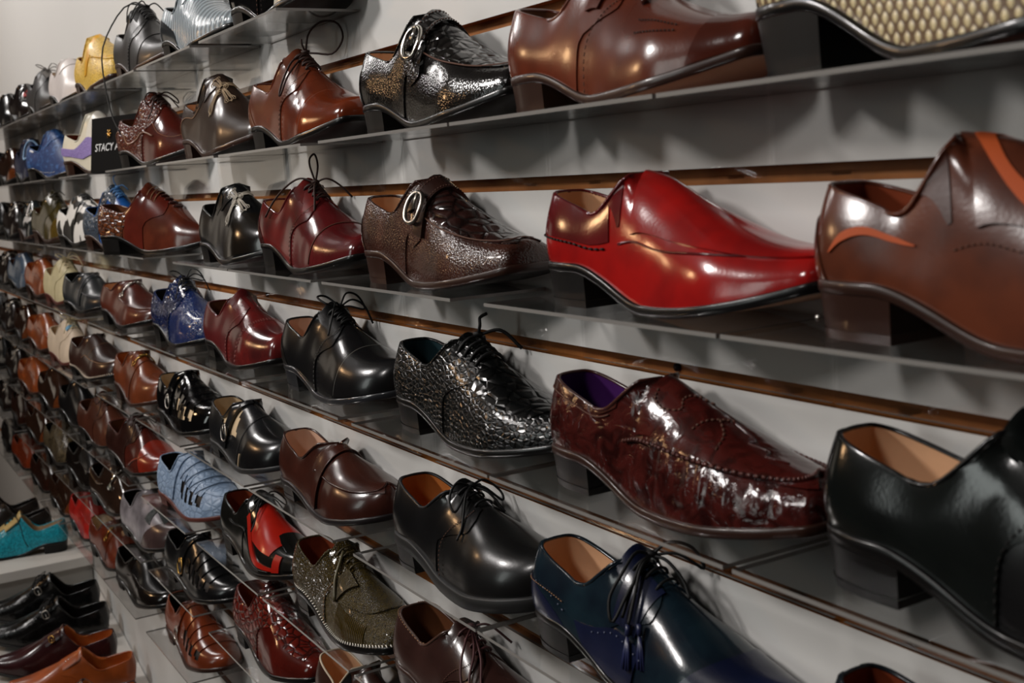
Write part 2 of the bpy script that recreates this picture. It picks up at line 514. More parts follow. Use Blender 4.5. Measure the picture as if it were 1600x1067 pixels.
class Shoe:
    """One shoe: an Empty whose children are its parts, all in shoe-local coordinates."""

    def __init__(self, name, label, cat, loc, rotz, lod, group=None, rot=None, mirror=False, **lk):
        self.root = empty(name, loc, rot or (0, 0, rotz))
        tag(self.root, label, cat, group)
        self.l = Last(**lk)
        self.lod = lod
        self.ns, self.nr = ((84, 24), (56, 16), (36, 11))[lod]
        if mirror:
            self.root.scale = (1, -1, 1)

    def part(self, mb, name, mat, parent=None, label=None, smooth=True, kind=None):
        o = mb.build(name, mat, parent or self.root, smooth)
        if label:
            o['label'] = label
        if kind:
            o['kind'] = kind
        return o

    # ---- base parts
    def base(self, up, lin=None, sole=None, bottom=None, heel=None, holes=(), bind=None, welt=.0032, bindr=.0016, hx=.235, taper=.93):
        l = self.l
        lin = lin or LIN_TAN; sole = sole or M_SOLE_BLACK; bottom = bottom or M_BOTTOM_DK
        heel = heel or (M_HEEL_BLACK if sole is M_SOLE_BLACK else sole); bind = bind or up
        ns, nr = self.ns, self.nr
        sp = np.linspace(0, 1, ns)
        sp[np.argmin(np.abs(sp - ST))] = ST
        ns = len(sp)
        sg = np.concatenate([-sp[::-1], sp[1:]])
        r = np.linspace(0, 1, nr)
        SG, R = np.meshgrid(sg, r, indexing='ij')
        P = l.ev(SG, R); Nn = l.nrm(SG, R)
        n = len(sg)
        idx = np.arange(n * nr).reshape(n, nr)
        idx[n - 1, :] = idx[0, :]
        for i in range(ns - 1):                      # weld the ridge
            if -sg[i] >= ST - 1e-9:
                idx[n - 1 - i, nr - 1] = idx[i, nr - 1]
        q = np.stack([idx[:-1, :-1], idx[:-1, 1:], idx[1:, 1:], idx[1:, :-1]], -1)
        keep = np.ones(q.shape[:2], bool)
        sc = (SG[:-1, :-1] + SG[1:, 1:]) / 2; rc = (R[:-1, :-1] + R[1:, 1:]) / 2
        for (a0, a1, r0, r1, sd, sk) in holes:
            ss = sc * sd - sk * (rc - r0)
            keep &= ~((ss > a0) & (ss < a1) & (rc > r0) & (rc < r1))
        mb = MB(); mb.add(P.reshape(-1, 3), [tuple(dict.fromkeys(f)) for f in q[keep].tolist()])
        self.upper = self.part(mb, 'upper', up)
        # lining (inner wall) and insole
        st = 2 if self.lod == 0 else 1
        Pi = P - Nn * .0026
        mb = MB(); mb.grid(Pi[::st, ::st] if (n - 1) % st == 0 and (nr - 1) % st == 0 else Pi, flip=True)
        self.part(mb, 'lining', lin)
        sl = np.linspace(.01, .99, 18)
        A = l.ev(-sl, 0.03); B = l.ev(sl, 0.03)
        t = np.array([.06, .5, .94])[None, :, None]
        G = A[:, None] * (1 - t) + B[:, None] * t
        G[..., 2] += .0025
        mb = MB(); mb.grid(G, flip=True)
        self.part(mb, 'insole', lin)
        # collar binding
        c = np.linspace(-ST + .004, ST - .004, 2 * ns // 3)
        mb = MB(); mb.tube(l.ev(c, 1.0) - l.nrm(c, 1.0) * .0012, bindr, seg=6 if self.lod < 2 else 4)
        self.part(mb, 'collar_binding', bind)
        # sole
        sgl = np.concatenate([-sp[::-1], sp[1:-1]])
        F = l.ev(sgl, 0.0)
        sd = np.where(sgl < 0, -1, 1); sa = np.abs(sgl)
        on = np.stack([np.where(sd < 0, np.interp(sa, l.g, l.on[-1][:, k]), np.interp(sa, l.g, l.on[1][:, k])) for k in (0, 1)], -1)
        on[0] = (1, 0); on[ns - 1] = (-1, 0)
        wl = welt * (sstep(.0, .25, sa) * .75 + .25)

        def ring(o, dz):
            Q = F.copy(); Q[:, :2] += on * o[:, None]; Q[:, 2] = l.zf(F[:, 0]) + dz; return Q
        T = l.st
        rings = [ring(wl * 0 - .004, .0006), ring(wl - .0008, .0006), ring(wl, -.0006), ring(wl, -T + .0012), ring(wl - .0012, -T)]
        m = len(sgl)
        mb = MB()
        V = np.concatenate(rings); fs = []
        for k in range(4):
            for i in range(m):
                j = (i + 1) % m
                fs.append((k * m + i, (k + 1) * m + i, (k + 1) * m + j, k * m + j))
        mb.add(V, fs, 0)
        base = 4 * m
        fb = []
        c0 = ns - 1                                   # heel index; pairs c0-k / c0+k
        for k in range(0, ns - 1):
            a, b_ = c0 - k, c0 + k
            a2, b2 = c0 - k - 1, (c0 + k + 1) % m
            f = tuple(dict.fromkeys((base + a, base + b_, base + b2, base + a2)))
            if len(f) > 2:
                fb.append(f[::-1])
        mb.f += fb; mb.m += [1] * len(fb)
        self.soleo = self.part(mb, 'sole', [sole, bottom])
        self._sole_outer = (sgl, rings[1])
        # heel block
        kmax = max(k for k in range(ns) if F[c0 + k if c0 + k < m else 0, 0] <= hx * l.L and c0 + k < m)
        ids = list(range(c0 - kmax, c0 + kmax + 1))
        top = rings[4][ids]
        cen = np.array([hx * .5 * l.L, 0])
        bot = top.copy(); bot[:, :2] = cen + (top[:, :2] - cen) * taper; bot[:, 2] = .0
        bot[:, 0] += (1 - taper) * .012
        mid = top * .2 + bot * .8; mid[:, 2] = bot[:, 2] + .006
        q = len(ids)

        def block(ringsb, name, parent):
            mb = MB(); fs = []
            for k in range(len(ringsb) - 1):
                for i in range(q):
                    j = (i + 1) % q
                    fs.append((k * q + i, (k + 1) * q + i, (k + 1) * q + j, k * q + j))
            for k in range(q // 2):
                a, b_ = k, q - 1 - k
                f = tuple(dict.fromkeys(((len(ringsb) - 1) * q + a, (len(ringsb) - 1) * q + b_, (len(ringsb) - 1) * q + b_ - 1, (len(ringsb) - 1) * q + a + 1)))
                if len(f) > 2:
                    fs.append(f)
            mb.add(np.concatenate(ringsb), fs)
            o = self.part(mb, name, heel, parent)
            _sharp(o)
            return o
        h = block([top, mid], 'heel', None)
        lip = mid.copy(); lip[:, :2] = cen + (mid[:, :2] - cen) * 1.018
        block([lip, bot], 'heel_lift', h)
        return self

    # ---- overlays
    def patch(self, name, mat, S, V, off=.0012, label=None, parent=None, sharp=False):
        l = self.l
        sg, r = l.sv(S, V)
        P0 = l.ev(sg, r); N = l.nrm(sg, r)
        P = P0 + N * off
        mb = MB(); mb.grid(P)
        a, b = P.shape[:2]
        ij = [(i, 0) for i in range(a)] + [(a - 1, j) for j in range(1, b)] + [(i, b - 1) for i in range(a - 2, -1, -1)] + [(0, j) for j in range(b - 2, 0, -1)]
        A = np.array([P[i, j] for i, j in ij]); B = np.array([P0[i, j] - N[i, j] * .0008 for i, j in ij])
        n = len(ij)
        mb.add(np.concatenate([A, B]), [(i, (i + 1) % n, n + (i + 1) % n, n + i) for i in range(n)])
        return self.part(mb, name, mat, parent, label)

    def dens(self, n):
        return max(4, int(n * (1.0, .65, .4)[self.lod]))

    def band(self, name, mat, edge0, edge1, v0, v1, nu=8, nv=26, off=.0012, label=None, parent=None):
        """strip between s=edge0(v) and s=edge1(v) for v in [v0, v1]"""
        v = np.linspace(v0, v1, self.dens(nv)); u = np.linspace(0, 1, self.dens(nu))
        e0 = np.array([edge0(x) if callable(edge0) else edge0 for x in v]); e1 = np.array([edge1(x) if callable(edge1) else edge1 for x in v])
        S = e0[None, :] + (e1 - e0)[None, :] * u[:, None]
        V = np.broadcast_to(v[None, :], S.shape)
        o = self.patch(name, mat, S[:, ::-1] if True else S, V[:, ::-1], off, label, parent)
        return o

    def cap(self, mat, c0=.80, c1=.72, name='toe_cap', off=.0010, shape=None, label=None):
        f = shape or (lambda v: c0 + (c1 - c0) * abs(v) ** 1.6)
        o = self.band(name, mat, f, .999, -.985, .985, 14, 36, off, label)
        return o

    def quarter(self, mat, sF=.50, sT=.64, gap=.12, s0=.03, off=.0013, name='quarter', sides=(-1, 1), vm=.86):
        for sd in sides:
            u = np.linspace(0, 1, self.dens(34)); r = np.linspace(0.0, 1, self.dens(22))
            U, R = np.meshgrid(u, r, indexing='ij')
            front = sF + (sT - sF) * sstep(.30, .66, R) - .02 * sstep(.8, 1, R)
            S = s0 + (front - s0) * U
            rm = 1 - gap * sstep(ST - .015, ST + .02, S)
            V = sd * np.maximum(1 - R * rm, 2e-4)
            if sd > 0:
                S, V = S[::-1], V[::-1]
            self.patch(name, mat, S[::-1], V[::-1], off)
        return self

    def counter(self, mat, s1=.22, rt=.8, name='heel_counter', off=.0011, label=None):
        l = self.l
        sg = np.linspace(-s1, s1, self.dens(36)); u = np.linspace(0, 1, self.dens(12))
        top = rt * np.sqrt(np.clip(1 - (np.abs(sg) / s1) ** 2.6, 0.02, 1))
        R = top[:, None] * u[None, :]
        SG = np.broadcast_to(sg[:, None], R.shape)
        P0 = l.ev(SG, R); N = l.nrm(SG, R); P = P0 + N * off
        mb = MB(); mb.grid(P)
        A = P[:, -1]; B = P0[:, -1] - N[:, -1] * .0006; n = len(A)
        mb.add(np.concatenate([A, B]), [(i, n + i, n + i + 1, i + 1) for i in range(n - 1)])
        self.part(mb, name, mat, None, label)
        return self

    def seam(self, mat, path, rad=.0007, off=.0010, name='seam', n=40, label=None, both=False, seg=5):
        for sd in ((1, -1) if both else (1,)):
            p = catmull(path, self.dens(n))
            P = self.l.pt(p[:, 0], p[:, 1] * sd, off)
            mb = MB(); mb.tube(P, rad, seg=seg if self.lod == 0 else 4)
            self.part(mb, name, mat, self.upper, label)
        return self

    def stitches(self, mat, path, n=30, frac=.55, rad=.0005, off=.0014, both=False, name='stitching'):
        mb = MB()
        for sd in ((1, -1) if both else (1,)):
            p = catmull(path, n * 4 + 1)
            P = self.l.pt(p[:, 0], p[:, 1] * sd, off)
            for k in range(n):
                a = P[4 * k]; b = P[4 * k] * (1 - frac) + P[4 * k + 4] * frac
                mb.tube([a, b], rad, seg=4)
        self.part(mb, name, mat, self.upper, None, kind='stuff')
        return self

    def weltstitch(self, mat, rad=.0008, n=110, name='welt_stitching', s0=.3):
        sgl, R = self._sole_outer
        sel = R[np.abs(sgl) > s0] if False else R
        mb = MB()
        cum = np.concatenate([[0], np.cumsum(np.linalg.norm(np.diff(R, axis=0), axis=1))])
        for k in range(n):
            d = (k + .5) / n * cum[-1]
            a = np.array([np.interp(d, cum, R[:, i]) for i in range(3)])
            c = np.array([.5 * self.l.L, 0, a[2]])
            dirn = a - c; dirn[2] = 0; dirn /= np.linalg.norm(dirn) + 1e-9
            mb.tube([a - dirn * .0032 + np.array([0, 0, .0016]), a + dirn * .0006 + np.array([.0008, 0, .0002])], rad, seg=4)
        self.part(mb, name, mat, self.soleo, None, kind='stuff')
        return self

    def tongue(self, mat, up=.010, back=.010, hw=.021, s1=.62, name='tongue'):
        l = self.l
        st_ = [l.pt(s, 0.0, -.0008) for s in np.linspace(s1, ST + .006, 6)]
        a = st_[-1]; b = st_[-2]
        st_.append(a + np.array([-back * .6, 0, up * .75])); st_.append(a + np.array([-back, 0, up]))
        C = np.array(st_)
        q = np.linspace(-1, 1, 9)
        G = []
        for i, c in enumerate(C):
            w = hw * (1 if i < len(C) - 1 else .72)
            G.append(np.stack([c[0] - .004 * q * q, c[1] + w * q, c[2] - .012 * q * q], -1))
        G = np.array(G)
        mb = MB(); mb.grid(G, flip=True)
        G2 = G - np.array([.0, 0, .0025]); mb.grid(G2)
        e = np.concatenate([G[-1], G2[-1]]); n = 9
        mb.add(e, [(i, i + 1, n + i + 1, n + i) for i in range(n - 1)])
        self.part(mb, name, mat)
        return self

    def laces(self, mat, n=4, s0=.495, s1=.60, ve=.17, rad=.0013, cross=True, lift=.0022, eyelet=None, name='lace', bars=True):
        l = self.l
        S = np.linspace(s0, s1, n)
        q = np.linspace(-1, 1, 9)
        mb = MB()
        sg = 6 if self.lod == 0 else 4
        for i, s in enumerate(S):
            if bars:
                mb.tube(l.pt(np.full(9, s), q * ve, .0016 + lift * (1 - q ** 4)), rad, seg=sg)
            if cross and i + 1 < n:
                for d in (-1, 1):
                    ss = s + (S[i + 1] - s) * (q * d + 1) / 2
                    mb.tube(l.pt(ss, q * ve, .0016 + lift * 1.4 * (1 - q ** 4)), rad, seg=sg)
        self.part(mb, name, mat)
        if eyelet is not None:
            mb = MB()
            for s in S:
                for d in (-1, 1):
                    c = l.pt(s, d * (ve + .01), .0016)
                    mb.tube([c, c + (l.pt(s, d * (ve + .01), .0026) - c)], .0017, seg=6)
            self.part(mb, 'eyelet', eyelet, self.upper, kind='stuff')
        return self

    def bow(self, mat, curves, rad=.0013, s=.50, name='bow', n=26):
        """curves are local offsets (x toe-ward, y toward the wall, z up) from the knot"""
        k = self.l.pt(s, 0.0, .005)
        mb = MB()
        for c in curves:
            mb.tube(catmull(k + np.array(c, float), self.dens(n)), rad, seg=6 if self.lod == 0 else 4)
        mb.tube(k + np.array([(-.003, -.003, 0), (0, 0, .0015), (.003, .003, 0)]), .003, seg=6)
        self.part(mb, name, mat)
        return self

    def frame(self, s, v, off):
        l = self.l
        c = l.pt(s, v, off)
        e1 = l.pt(s + .01, v, off) - l.pt(s - .01, v, off); e1 /= np.linalg.norm(e1)
        e2 = l.pt(s, v + .02, off) - l.pt(s, v - .02, off); e2 -= e1 * (e1 @ e2); e2 /= np.linalg.norm(e2)
        nn = np.cross(e2, e1)
        sg, r = l.sv(s, v)
        if nn @ l.nrm(sg, r) < 0:
            nn = -nn
        return c, e1, e2, nn

    def buckle(self, mat, s, v, a=.011, b=.014, rad=.0016, off=.004, parent=None, pw=3.0, ang=0.0, name='buckle', prong=True):
        c, e1, e2, nn = self.frame(s, v, off)
        f1 = e1 * math.cos(ang) + e2 * math.sin(ang); f2 = -e1 * math.sin(ang) + e2 * math.cos(ang)
        t = np.linspace(0, 2 * np.pi, 28, endpoint=False)
        x = np.sign(np.cos(t)) * np.abs(np.cos(t)) ** (2 / pw) * a
        y = np.sign(np.sin(t)) * np.abs(np.sin(t)) ** (2 / pw) * b
        P = c + x[:, None] * f1 + y[:, None] * f2 + nn * (.0012 * (1 - (y / b) ** 2))[:, None]
        mb = MB(); mb.tube(P, rad, closed=True, seg=6)
        if prong:
            mb.tube([c - f2 * b * .1, c + nn * .0015 + f2 * b * .5, c + f2 * b * 1.02 + nn * .001], rad * .7, seg=5)
        self.part(mb, name, mat, parent)
        return self

    def strap(self, mat, s0, hw, v0, v1, slope=0.0, off=.0024, name='strap', bow_=0.0):
        f0 = lambda v: s0 - hw + slope * v + bow_ * v * v
        f1 = lambda v: s0 + hw + slope * v + bow_ * v * v
        return self.band(name, mat, f0, f1, v0, v1, 6, 30, off)

    def bit(self, mat, s=.56, v=.42, rad=.0012):
        l = self.l
        mb = MB()
        for sd in (-1, 1):
            c, e1, e2, nn = self.frame(s, sd * v, .0035)
            t = np.linspace(0, 2 * np.pi, 14, endpoint=False)
            mb.tube(c + .0055 * np.cos(t)[:, None] * e1 + .0055 * np.sin(t)[:, None] * e2, rad, closed=True, seg=5)
        q = np.linspace(-1, 1, 11)
        mb.tube(l.pt(np.full(11, s), q * v * .88, .0035), rad * 1.3, seg=5)
        for a in (-.4, 0, .4):
            c, e1, e2, nn = self.frame(s, v * a + .02, .004)
            t = np.linspace(0, 2 * np.pi, 10, endpoint=False)
            mb.tube(c + .0035 * np.cos(t)[:, None] * e1 + .0045 * np.sin(t)[:, None] * e2, rad, closed=True, seg=5)
        self.part(mb, 'horsebit', mat, None, 'metal horsebit ornament')
        return self

    def cross(self, mat, s=.66, v=-.30, ds=.075, dv=.22, rad=.0006, name='cross_emblem', mat2=None, label=None, rings=2):
        """ornate flared cross: outlined arms around a round boss"""
        l = self.l
        mb = MB()
        arm = [(.12, .05), (.42, .11), (.70, .13), (.86, .24), (1.0, .20), (.97, .07), (1.1, 0.0)]

        def put(pts, closed=True):
            p = np.array(pts)
            P = l.pt(s + p[:, 0] * ds, v + p[:, 1] * dv, .0016)
            mb.tube(P, rad, closed=closed, seg=4)
        for k in range(4):
            ln = 1.25 if k == 0 else (.85 if k == 2 else .8)
            a = k * np.pi / 2
            for scl in (1.0, .62, .3)[:rings + 1]:
                o = [(x * ln, y * scl) for x, y in arm] + [(x * ln, -y * scl) for x, y in arm[::-1][1:]]
                put([(x * math.cos(a) - y * math.sin(a), x * math.sin(a) + y * math.cos(a)) for x, y in o])
        t = np.linspace(0, 2 * np.pi, 14, endpoint=False)
        for rr in (.10, .2, .3):
            put([(rr * math.cos(x), rr * math.sin(x)) for x in t])
        self.part(mb, name, mat, None, label)
        return self

    def solidcross(self, mat, s=.66, v=-.2, ds=.10, dv=.34, name='cross_overlay', label=None, off=.0014):
        for k in range(4):
            ln = 1.2 if k == 0 else .8
            a = k * np.pi / 2
            u = np.linspace(0, 1, 7); q = np.linspace(-1, 1, 5)
            U, Q = np.meshgrid(u, q, indexing='ij')
            X = U * ln; Y = Q * (.16 + .24 * U ** 2)
            S = s + ds * (X * math.cos(a) - Y * math.sin(a)); V = v + dv * (X * math.sin(a) + Y * math.cos(a))
            self.patch(name, mat, S, V, off, label)
        return self

    def dots(self, mat, path, n=14, rad=.0009, off=.0006, both=False, name='perforation'):
        mb = MB()
        for sd in ((1, -1) if both else (1,)):
            p = catmull(path, n)
            A = self.l.pt(p[:, 0], p[:, 1] * sd, off); B = self.l.pt(p[:, 0], p[:, 1] * sd, off + .0008)
            for a, b in zip(A, B):
                mb.tube([a, b], rad, seg=6)
        self.part(mb, name, mat, self.upper, None, kind='stuff')
        return self

    def strip(self, mat, path, width, off=.0012, name='piping', label=None, both=False, n=30):
        """flat ribbon along a path, width given in s as a function of position"""
        for sd in ((1, -1) if both else (1,)):
            p = catmull(path, self.dens(n)); m = len(p)
            w = np.interp(np.linspace(0, 1, m), np.linspace(0, 1, len(width)), width)
            t = np.gradient(p, axis=0); t[:, 1] *= .25
            t /= np.linalg.norm(t, axis=1)[:, None] + 1e-9
            nx = np.stack([-t[:, 1], t[:, 0] * 4], -1)
            u = np.linspace(-1, 1, 4)
            S = p[:, 0][:, None] + nx[:, 0][:, None] * w[:, None] * u
            V = (p[:, 1][:, None] + nx[:, 1][:, None] * w[:, None] * u) * sd
            if sd > 0:
                S, V = S[:, ::-1], V[:, ::-1]
            self.patch(name, mat, S, V, off, label)
        return self

    def plug(self, mat, vp=.55, s0=.52, off=.0012, name='vamp_plug', vt=.5, label=None):
        """raised apron panel on top of the vamp"""
        v = np.linspace(-1, 1, self.dens(30)); u = np.linspace(0, 1, self.dens(30))
        U, Q = np.meshgrid(u, v, indexing='ij')
        S = s0 + (.985 - s0) * U
        V = Q * (vp + (vt - vp) * U)
        return self.patch(name, mat, S[:, ::-1], V[:, ::-1], off, label)

    def tassel(self, mat, mat2, s, v, length=.035, dirn=(.25, -.35, -1), name='tassel'):
        c = self.l.pt(s, v, .006)
        d = np.array(dirn, float); d /= np.linalg.norm(d)
        mb = MB()
        mb.tube([c, c + d * length * .25], .0024, seg=6)
        for k in range(7):
            a = k / 7 * 2 * np.pi
            o = np.array([math.cos(a), math.sin(a) * .5, 0]) * .004
            mb.tube([c + d * length * .25, c + d * length * .6 + o * .6, c + d * length + o], .0014, seg=4)
        self.part(mb, name, mat)
        return self


def _sharp(o, ang=0.6):
    """flat shading across hard edges of a small block"""
    me = o.data
    try:
        me.set_sharp_from_angle(angle=ang)
    except Exception:
        pass

# ------------------------------------------------------------------ the setting
WX0, WX1 = -7.0, 0.9
Z0 = ZC - 0.0187                      # top edge of the slat below the groove level with the eye
PITCH = 0.1524
GROOVE = 0.0125


def structure(o):
    o['kind'] = 'structure'
    return o


mb = MB(); mb.box(WX0, WX1, 0.012, 0.05, 0.0, 2.75)
wall = structure(mb.build('wall_right', M_MDF, None, False))
tops = [Z0 - PITCH * k for k in range(-2, 6)]           # slat top edges
for i, zt in enumerate(tops):
    zb = zt - PITCH + GROOVE
    mb = MB(); mb.box(WX0, WX1, 0.0, 0.0125, zb, zt, mats=(1, 1, 0, 1, 1, 1))
    mb.build('slat', [M_SLAT, M_MDF], wall, False)
mb = MB(); mb.box(WX0, WX1, 0.0, 0.0125, tops[0] + GROOVE, 2.75, mats=(1, 1, 0, 1, 1, 1))
mb.build('upper_panel', [M_SLAT, M_MDF], wall, False)
mb = MB(); mb.box(WX0, WX1, 0.0, 0.0125, 0.0, tops[-1] - PITCH, mats=(1, 1, 0, 1, 1, 1))
mb.build('lower_panel', [M_SLAT, M_MDF], wall, False)
for k, px_ in ((1, -0.752), (2, -0.776), (1, -1.75), (2, -1.77)):
    zt = Z0 - PITCH * k
    mb = MB(); mb.tube([(px_, 0.0125, zt + .006), (px_, 0.009, zt + .006)], 0.0034, seg=10)
    mb.tube([(px_, 0.0095, zt + .006), (px_, 0.0085, zt + .006)], 0.002, seg=6)
    mb.build('screw', M_BLACK, wall)

M_FLOOR = simple('floor_vinyl', '#2b2522', 0.5, 0, 0, 0.15, 6)
M_CEIL = simple('ceiling_paint', '#6b6661', 0.8)
M_WALLP = simple('store_wall_paint', '#3a2b22', 0.7)
mb = MB(); mb.box(WX0, WX1 + .8, -3.4, 0.05, -0.05, 0.0); structure(mb.build('floor', M_FLOOR, None, False))
mb = MB(); mb.box(WX0, WX1 + .8, -3.4, 0.05, 2.75, 2.8); structure(mb.build('ceiling', M_CEIL, None, False))
mb = MB(); mb.box(WX0, WX1 + .8, -3.45, -3.4, 0.0, 2.75); structure(mb.build('wall_left', M_WALLP, None, False))
mb = MB(); mb.box(WX0 - .05, WX0, -3.4, 0.05, 0.0, 2.75); structure(mb.build('wall_back', M_WALLP, None, False))
mb = MB(); mb.box(WX1 + .8, WX1 + .85, -3.4, 0.05, 0.0, 2.75); structure(mb.build('wall_front', M_WALLP, None, False))


def zrow(k):
    return ZC - 0.111 - PITCH * (k - 3) + (0, .003, .003, .003, .004, .003, .002, .008, .011)[k]


random.seed(4)


def shelf(row, x0, length, label):
    zt = zrow(row)
    zg = Z0 - PITCH * (row - 3)                 # slat edge the shelf hooks over
    r = empty('acrylic_shelf', (x0, 0, zt))
    tag(r, label, 'shelf', 'clear acrylic shoe shelves on the slatwall')
    t = .003
    mb = MB(); mb.box(0, length, -.1016, -.0015, -t, 0, mats=(0, 0, 1, 1, 1, 1)); mb.build('plate', [M_ACR, M_ACR_EDGE], r, False)
    zg = Z0 - PITCH * (row - 2) + .004
    mb = MB(); mb.box(0, length, -.0042, -.0012, zg - zt, -t, mats=(1, 0, 0, 0, 0, 0)); mb.build('back_plate', [M_ACR, M_ACR_EDGE], r, False)
    for hx in (.04, length - .06) if row < 8 else ():
        mb = MB(); mb.box(hx, hx + .02, -.0012, .0105, zg - zt, zg - zt + .003); mb.build('hook', M_ACR, r, False)
    return r


# ------------------------------------------------------------------ reusable ways to build a shoe
def derby(sh, up, q=None, lin=None, lace=None, sole=None, bottom=None, cap=None, capseam=True, n=4, sF=.50, sT=.635, bow=None,
          cross=True, bars=True, tong=True, bind=None, cmat=None, thread=None, eyelet=None, heel=None, welt=.0032, l0=.495, l1=.60, ve=.17):
    sh.base(up, lin, sole, bottom, heel, bind=bind, welt=welt)
    sh.quarter(q or up, sF, sT)
    if tong:
        sh.tongue(q or up)
    if cmat:
        sh.counter(cmat, .23, .62, off=.0020)
    if cap:
        sh.cap(cap)
    elif capseam and sh.lod < 2:
        f = lambda v: .80 - .07 * abs(v) ** 1.6
        sh.seam(thread or M_THREAD_B, [(f(v), v) for v in np.linspace(-.97, .97, 13)], .00055, .0006)
    if lace:
        sh.laces(lace, n, l0, l1, ve, cross=cross, bars=bars, eyelet=eyelet)
        if bow is not None:
            sh.bow(lace, bow)
    if sh.lod < 2:
        sh.stitches(thread or M_THREAD_B, [(.50, -.985), (.502, -.72), (.55, -.52), (.60, -.36), (.615, -.2)], 26, off=.0022)
    return sh


def slip(sh, up, flap=None, lin=None, sole=None, bottom=None, gore=True, plug=None, counter=None, seam=None, heel=None, bind=None, s1=.60, vw=.5, thread=None, holes=()):
    sh.base(up, lin, sole, bottom, heel, bind=bind, holes=holes)
    if flap:
        sh.band('vamp_flap', flap, ST + .004, lambda v: s1 - .10 * (abs(v) / vw) ** 2, -vw, vw, 12, 26, .0016)
    if gore:
        for d in (-1, 1):
            sh.band('gore', M_SOLE_BLACK, lambda v: .40 + .10 * (abs(v) - .2), lambda v: .455 + .075 * (abs(v) - .2), d * .10, d * .44, 4, 10, .0006)
    if plug:
        sh.plug(plug)
    if counter:
        sh.counter(counter, .24, .72)
    if seam and sh.lod < 2:
        sh.seam(seam, [(.50, .60), (.62, .58), (.76, .55), (.88, .48), (.955, .30), (.975, 0.0)], .0008, .0008, both=True)
    return sh


def loafer_apron(sh, up, plug, lin=None, sole=None, bottom=None, seam=None, pipe=.0013, strapm=None, heel=None, bind=None, s0=.50, vp=.56):
    sh.base(up, lin, sole, bottom, heel, bind=bind)
    sh.plug(plug, vp, ST + .004, .0012, vt=.50)
    sh.seam(seam or up, [(s0, vp), (.62, vp - .005), (.76, vp - .02), (.88, vp - .04), (.96, .42), (.984, .20), (.986, 0)], pipe, .0010, both=True, name='apron_seam')
    if strapm:
        sh.strap(strapm, .575, .026, -.93, .93, off=.0028)
    return sh


def fisher(sh, up, lin, sole=None, strapm=None, buck=True, n=4, bottom=None, big=False, plug=None):
    holes = []
    if big:
        holes = [(.40, .57, .30, .93, -1, -.12)]
    for k in range(n):
        a = .56 + .085 * k
        holes.append((a, a + .045, .20, .50, -1, -.06)); holes.append((a, a + .045, .20, .50, 1, -.06))
    sh.base(up, lin, sole, bottom, holes=holes)
    if plug:
        sh.plug(plug, .42, .52, .0014, vt=.42)
    if sh.lod < 2:
        for k in range(n):
            a = .59 + .085 * k
            sh.band('vamp_band', strapm or up, lambda v, a=a: a - .05 * abs(v), lambda v, a=a: a + .03 - .05 * abs(v), -.55, .55, 3, 18, .0022)
    sh.strap(strapm or up, .47, .035, .06, .8, off=.003, name='ankle_strap')
    sh.strap(strapm or up, .505, .034, -.86, -.0, slope=.14, off=.003, name='ankle_strap')
    if buck:
        sh.buckle(M_SILVER, .43, -.60, .010, .012, .0014, .0055)
    return sh


def plain_lace(sh, up, lin=None, lace=M_LACE_K, sole=None, q=None, bow=None, **kw):
    return derby(sh, up, q, lin, lace, sole, bow=bow, **kw)


BOW_SMALL = [[(0, 0, 0), (-.004, -.016, .004), (.006, -.03, -.008), (.016, -.03, -.018), (.010, -.014, -.004), (0, 0, 0)],
             [(0, 0, 0), (.002, .014, .004), (.012, .026, -.008), (.018, .024, -.016), (.008, .010, -.002), (0, 0, 0)],
             [(0, 0, 0), (.014, -.016, -.006), (.028, -.03, -.03), (.03, -.038, -.042)],
             [(0, 0, 0), (.016, .010, -.006), (.032, .018, -.024)]]
BOW_LOOPS = [[(0, 0, 0), (-.012, -.012, .013), (-.006, -.026, .014), (.012, -.022, .006), (.006, -.008, .002), (0, 0, 0)],
             [(0, 0, 0), (.004, .008, .016), (.014, .018, .012), (.018, .024, -.004), (.008, .010, 0), (0, 0, 0)],
             [(0, 0, 0), (.010, -.010, .006), (.022, -.022, -.012), (.026, -.03, -.03)],
             [(0, 0, 0), (.010, .012, .008), (.022, .022, .0), (.026, .03, -.022)]]
BOW_STUB = [[(0, 0, 0), (-.004, -.004, .010), (-.002, -.006, .020), (.004, -.004, .024)], [(0, 0, 0), (.010, .006, .004), (.018, .014, -.006)]]

BR = leather('#6a3220', 'smooth', .28, .4)
BR2 = leather('#58281a', 'smooth', .26, .4)
BRD = leather('#38211a', 'smooth', .3, .3)
BRX = leather('#241511', 'smooth', .3, .35)
BLK = leather('#121213', 'smooth', .28, .35, mottle=.3)
BLKP = leather('#0c0c0d', 'patent', .10, .6)
BLKPB = leather('#131312', 'pebble', .30, .3)
TANB = leather('#8a4a28', 'smooth', .3, .35)
ORB = leather('#84421f', 'smooth', .28, .4, '#5f2c16')
BURG = leather('#571719', 'smooth', .25, .45)
BURG2 = leather('#641c1a', 'smooth', .24, .45, '#3c1414')


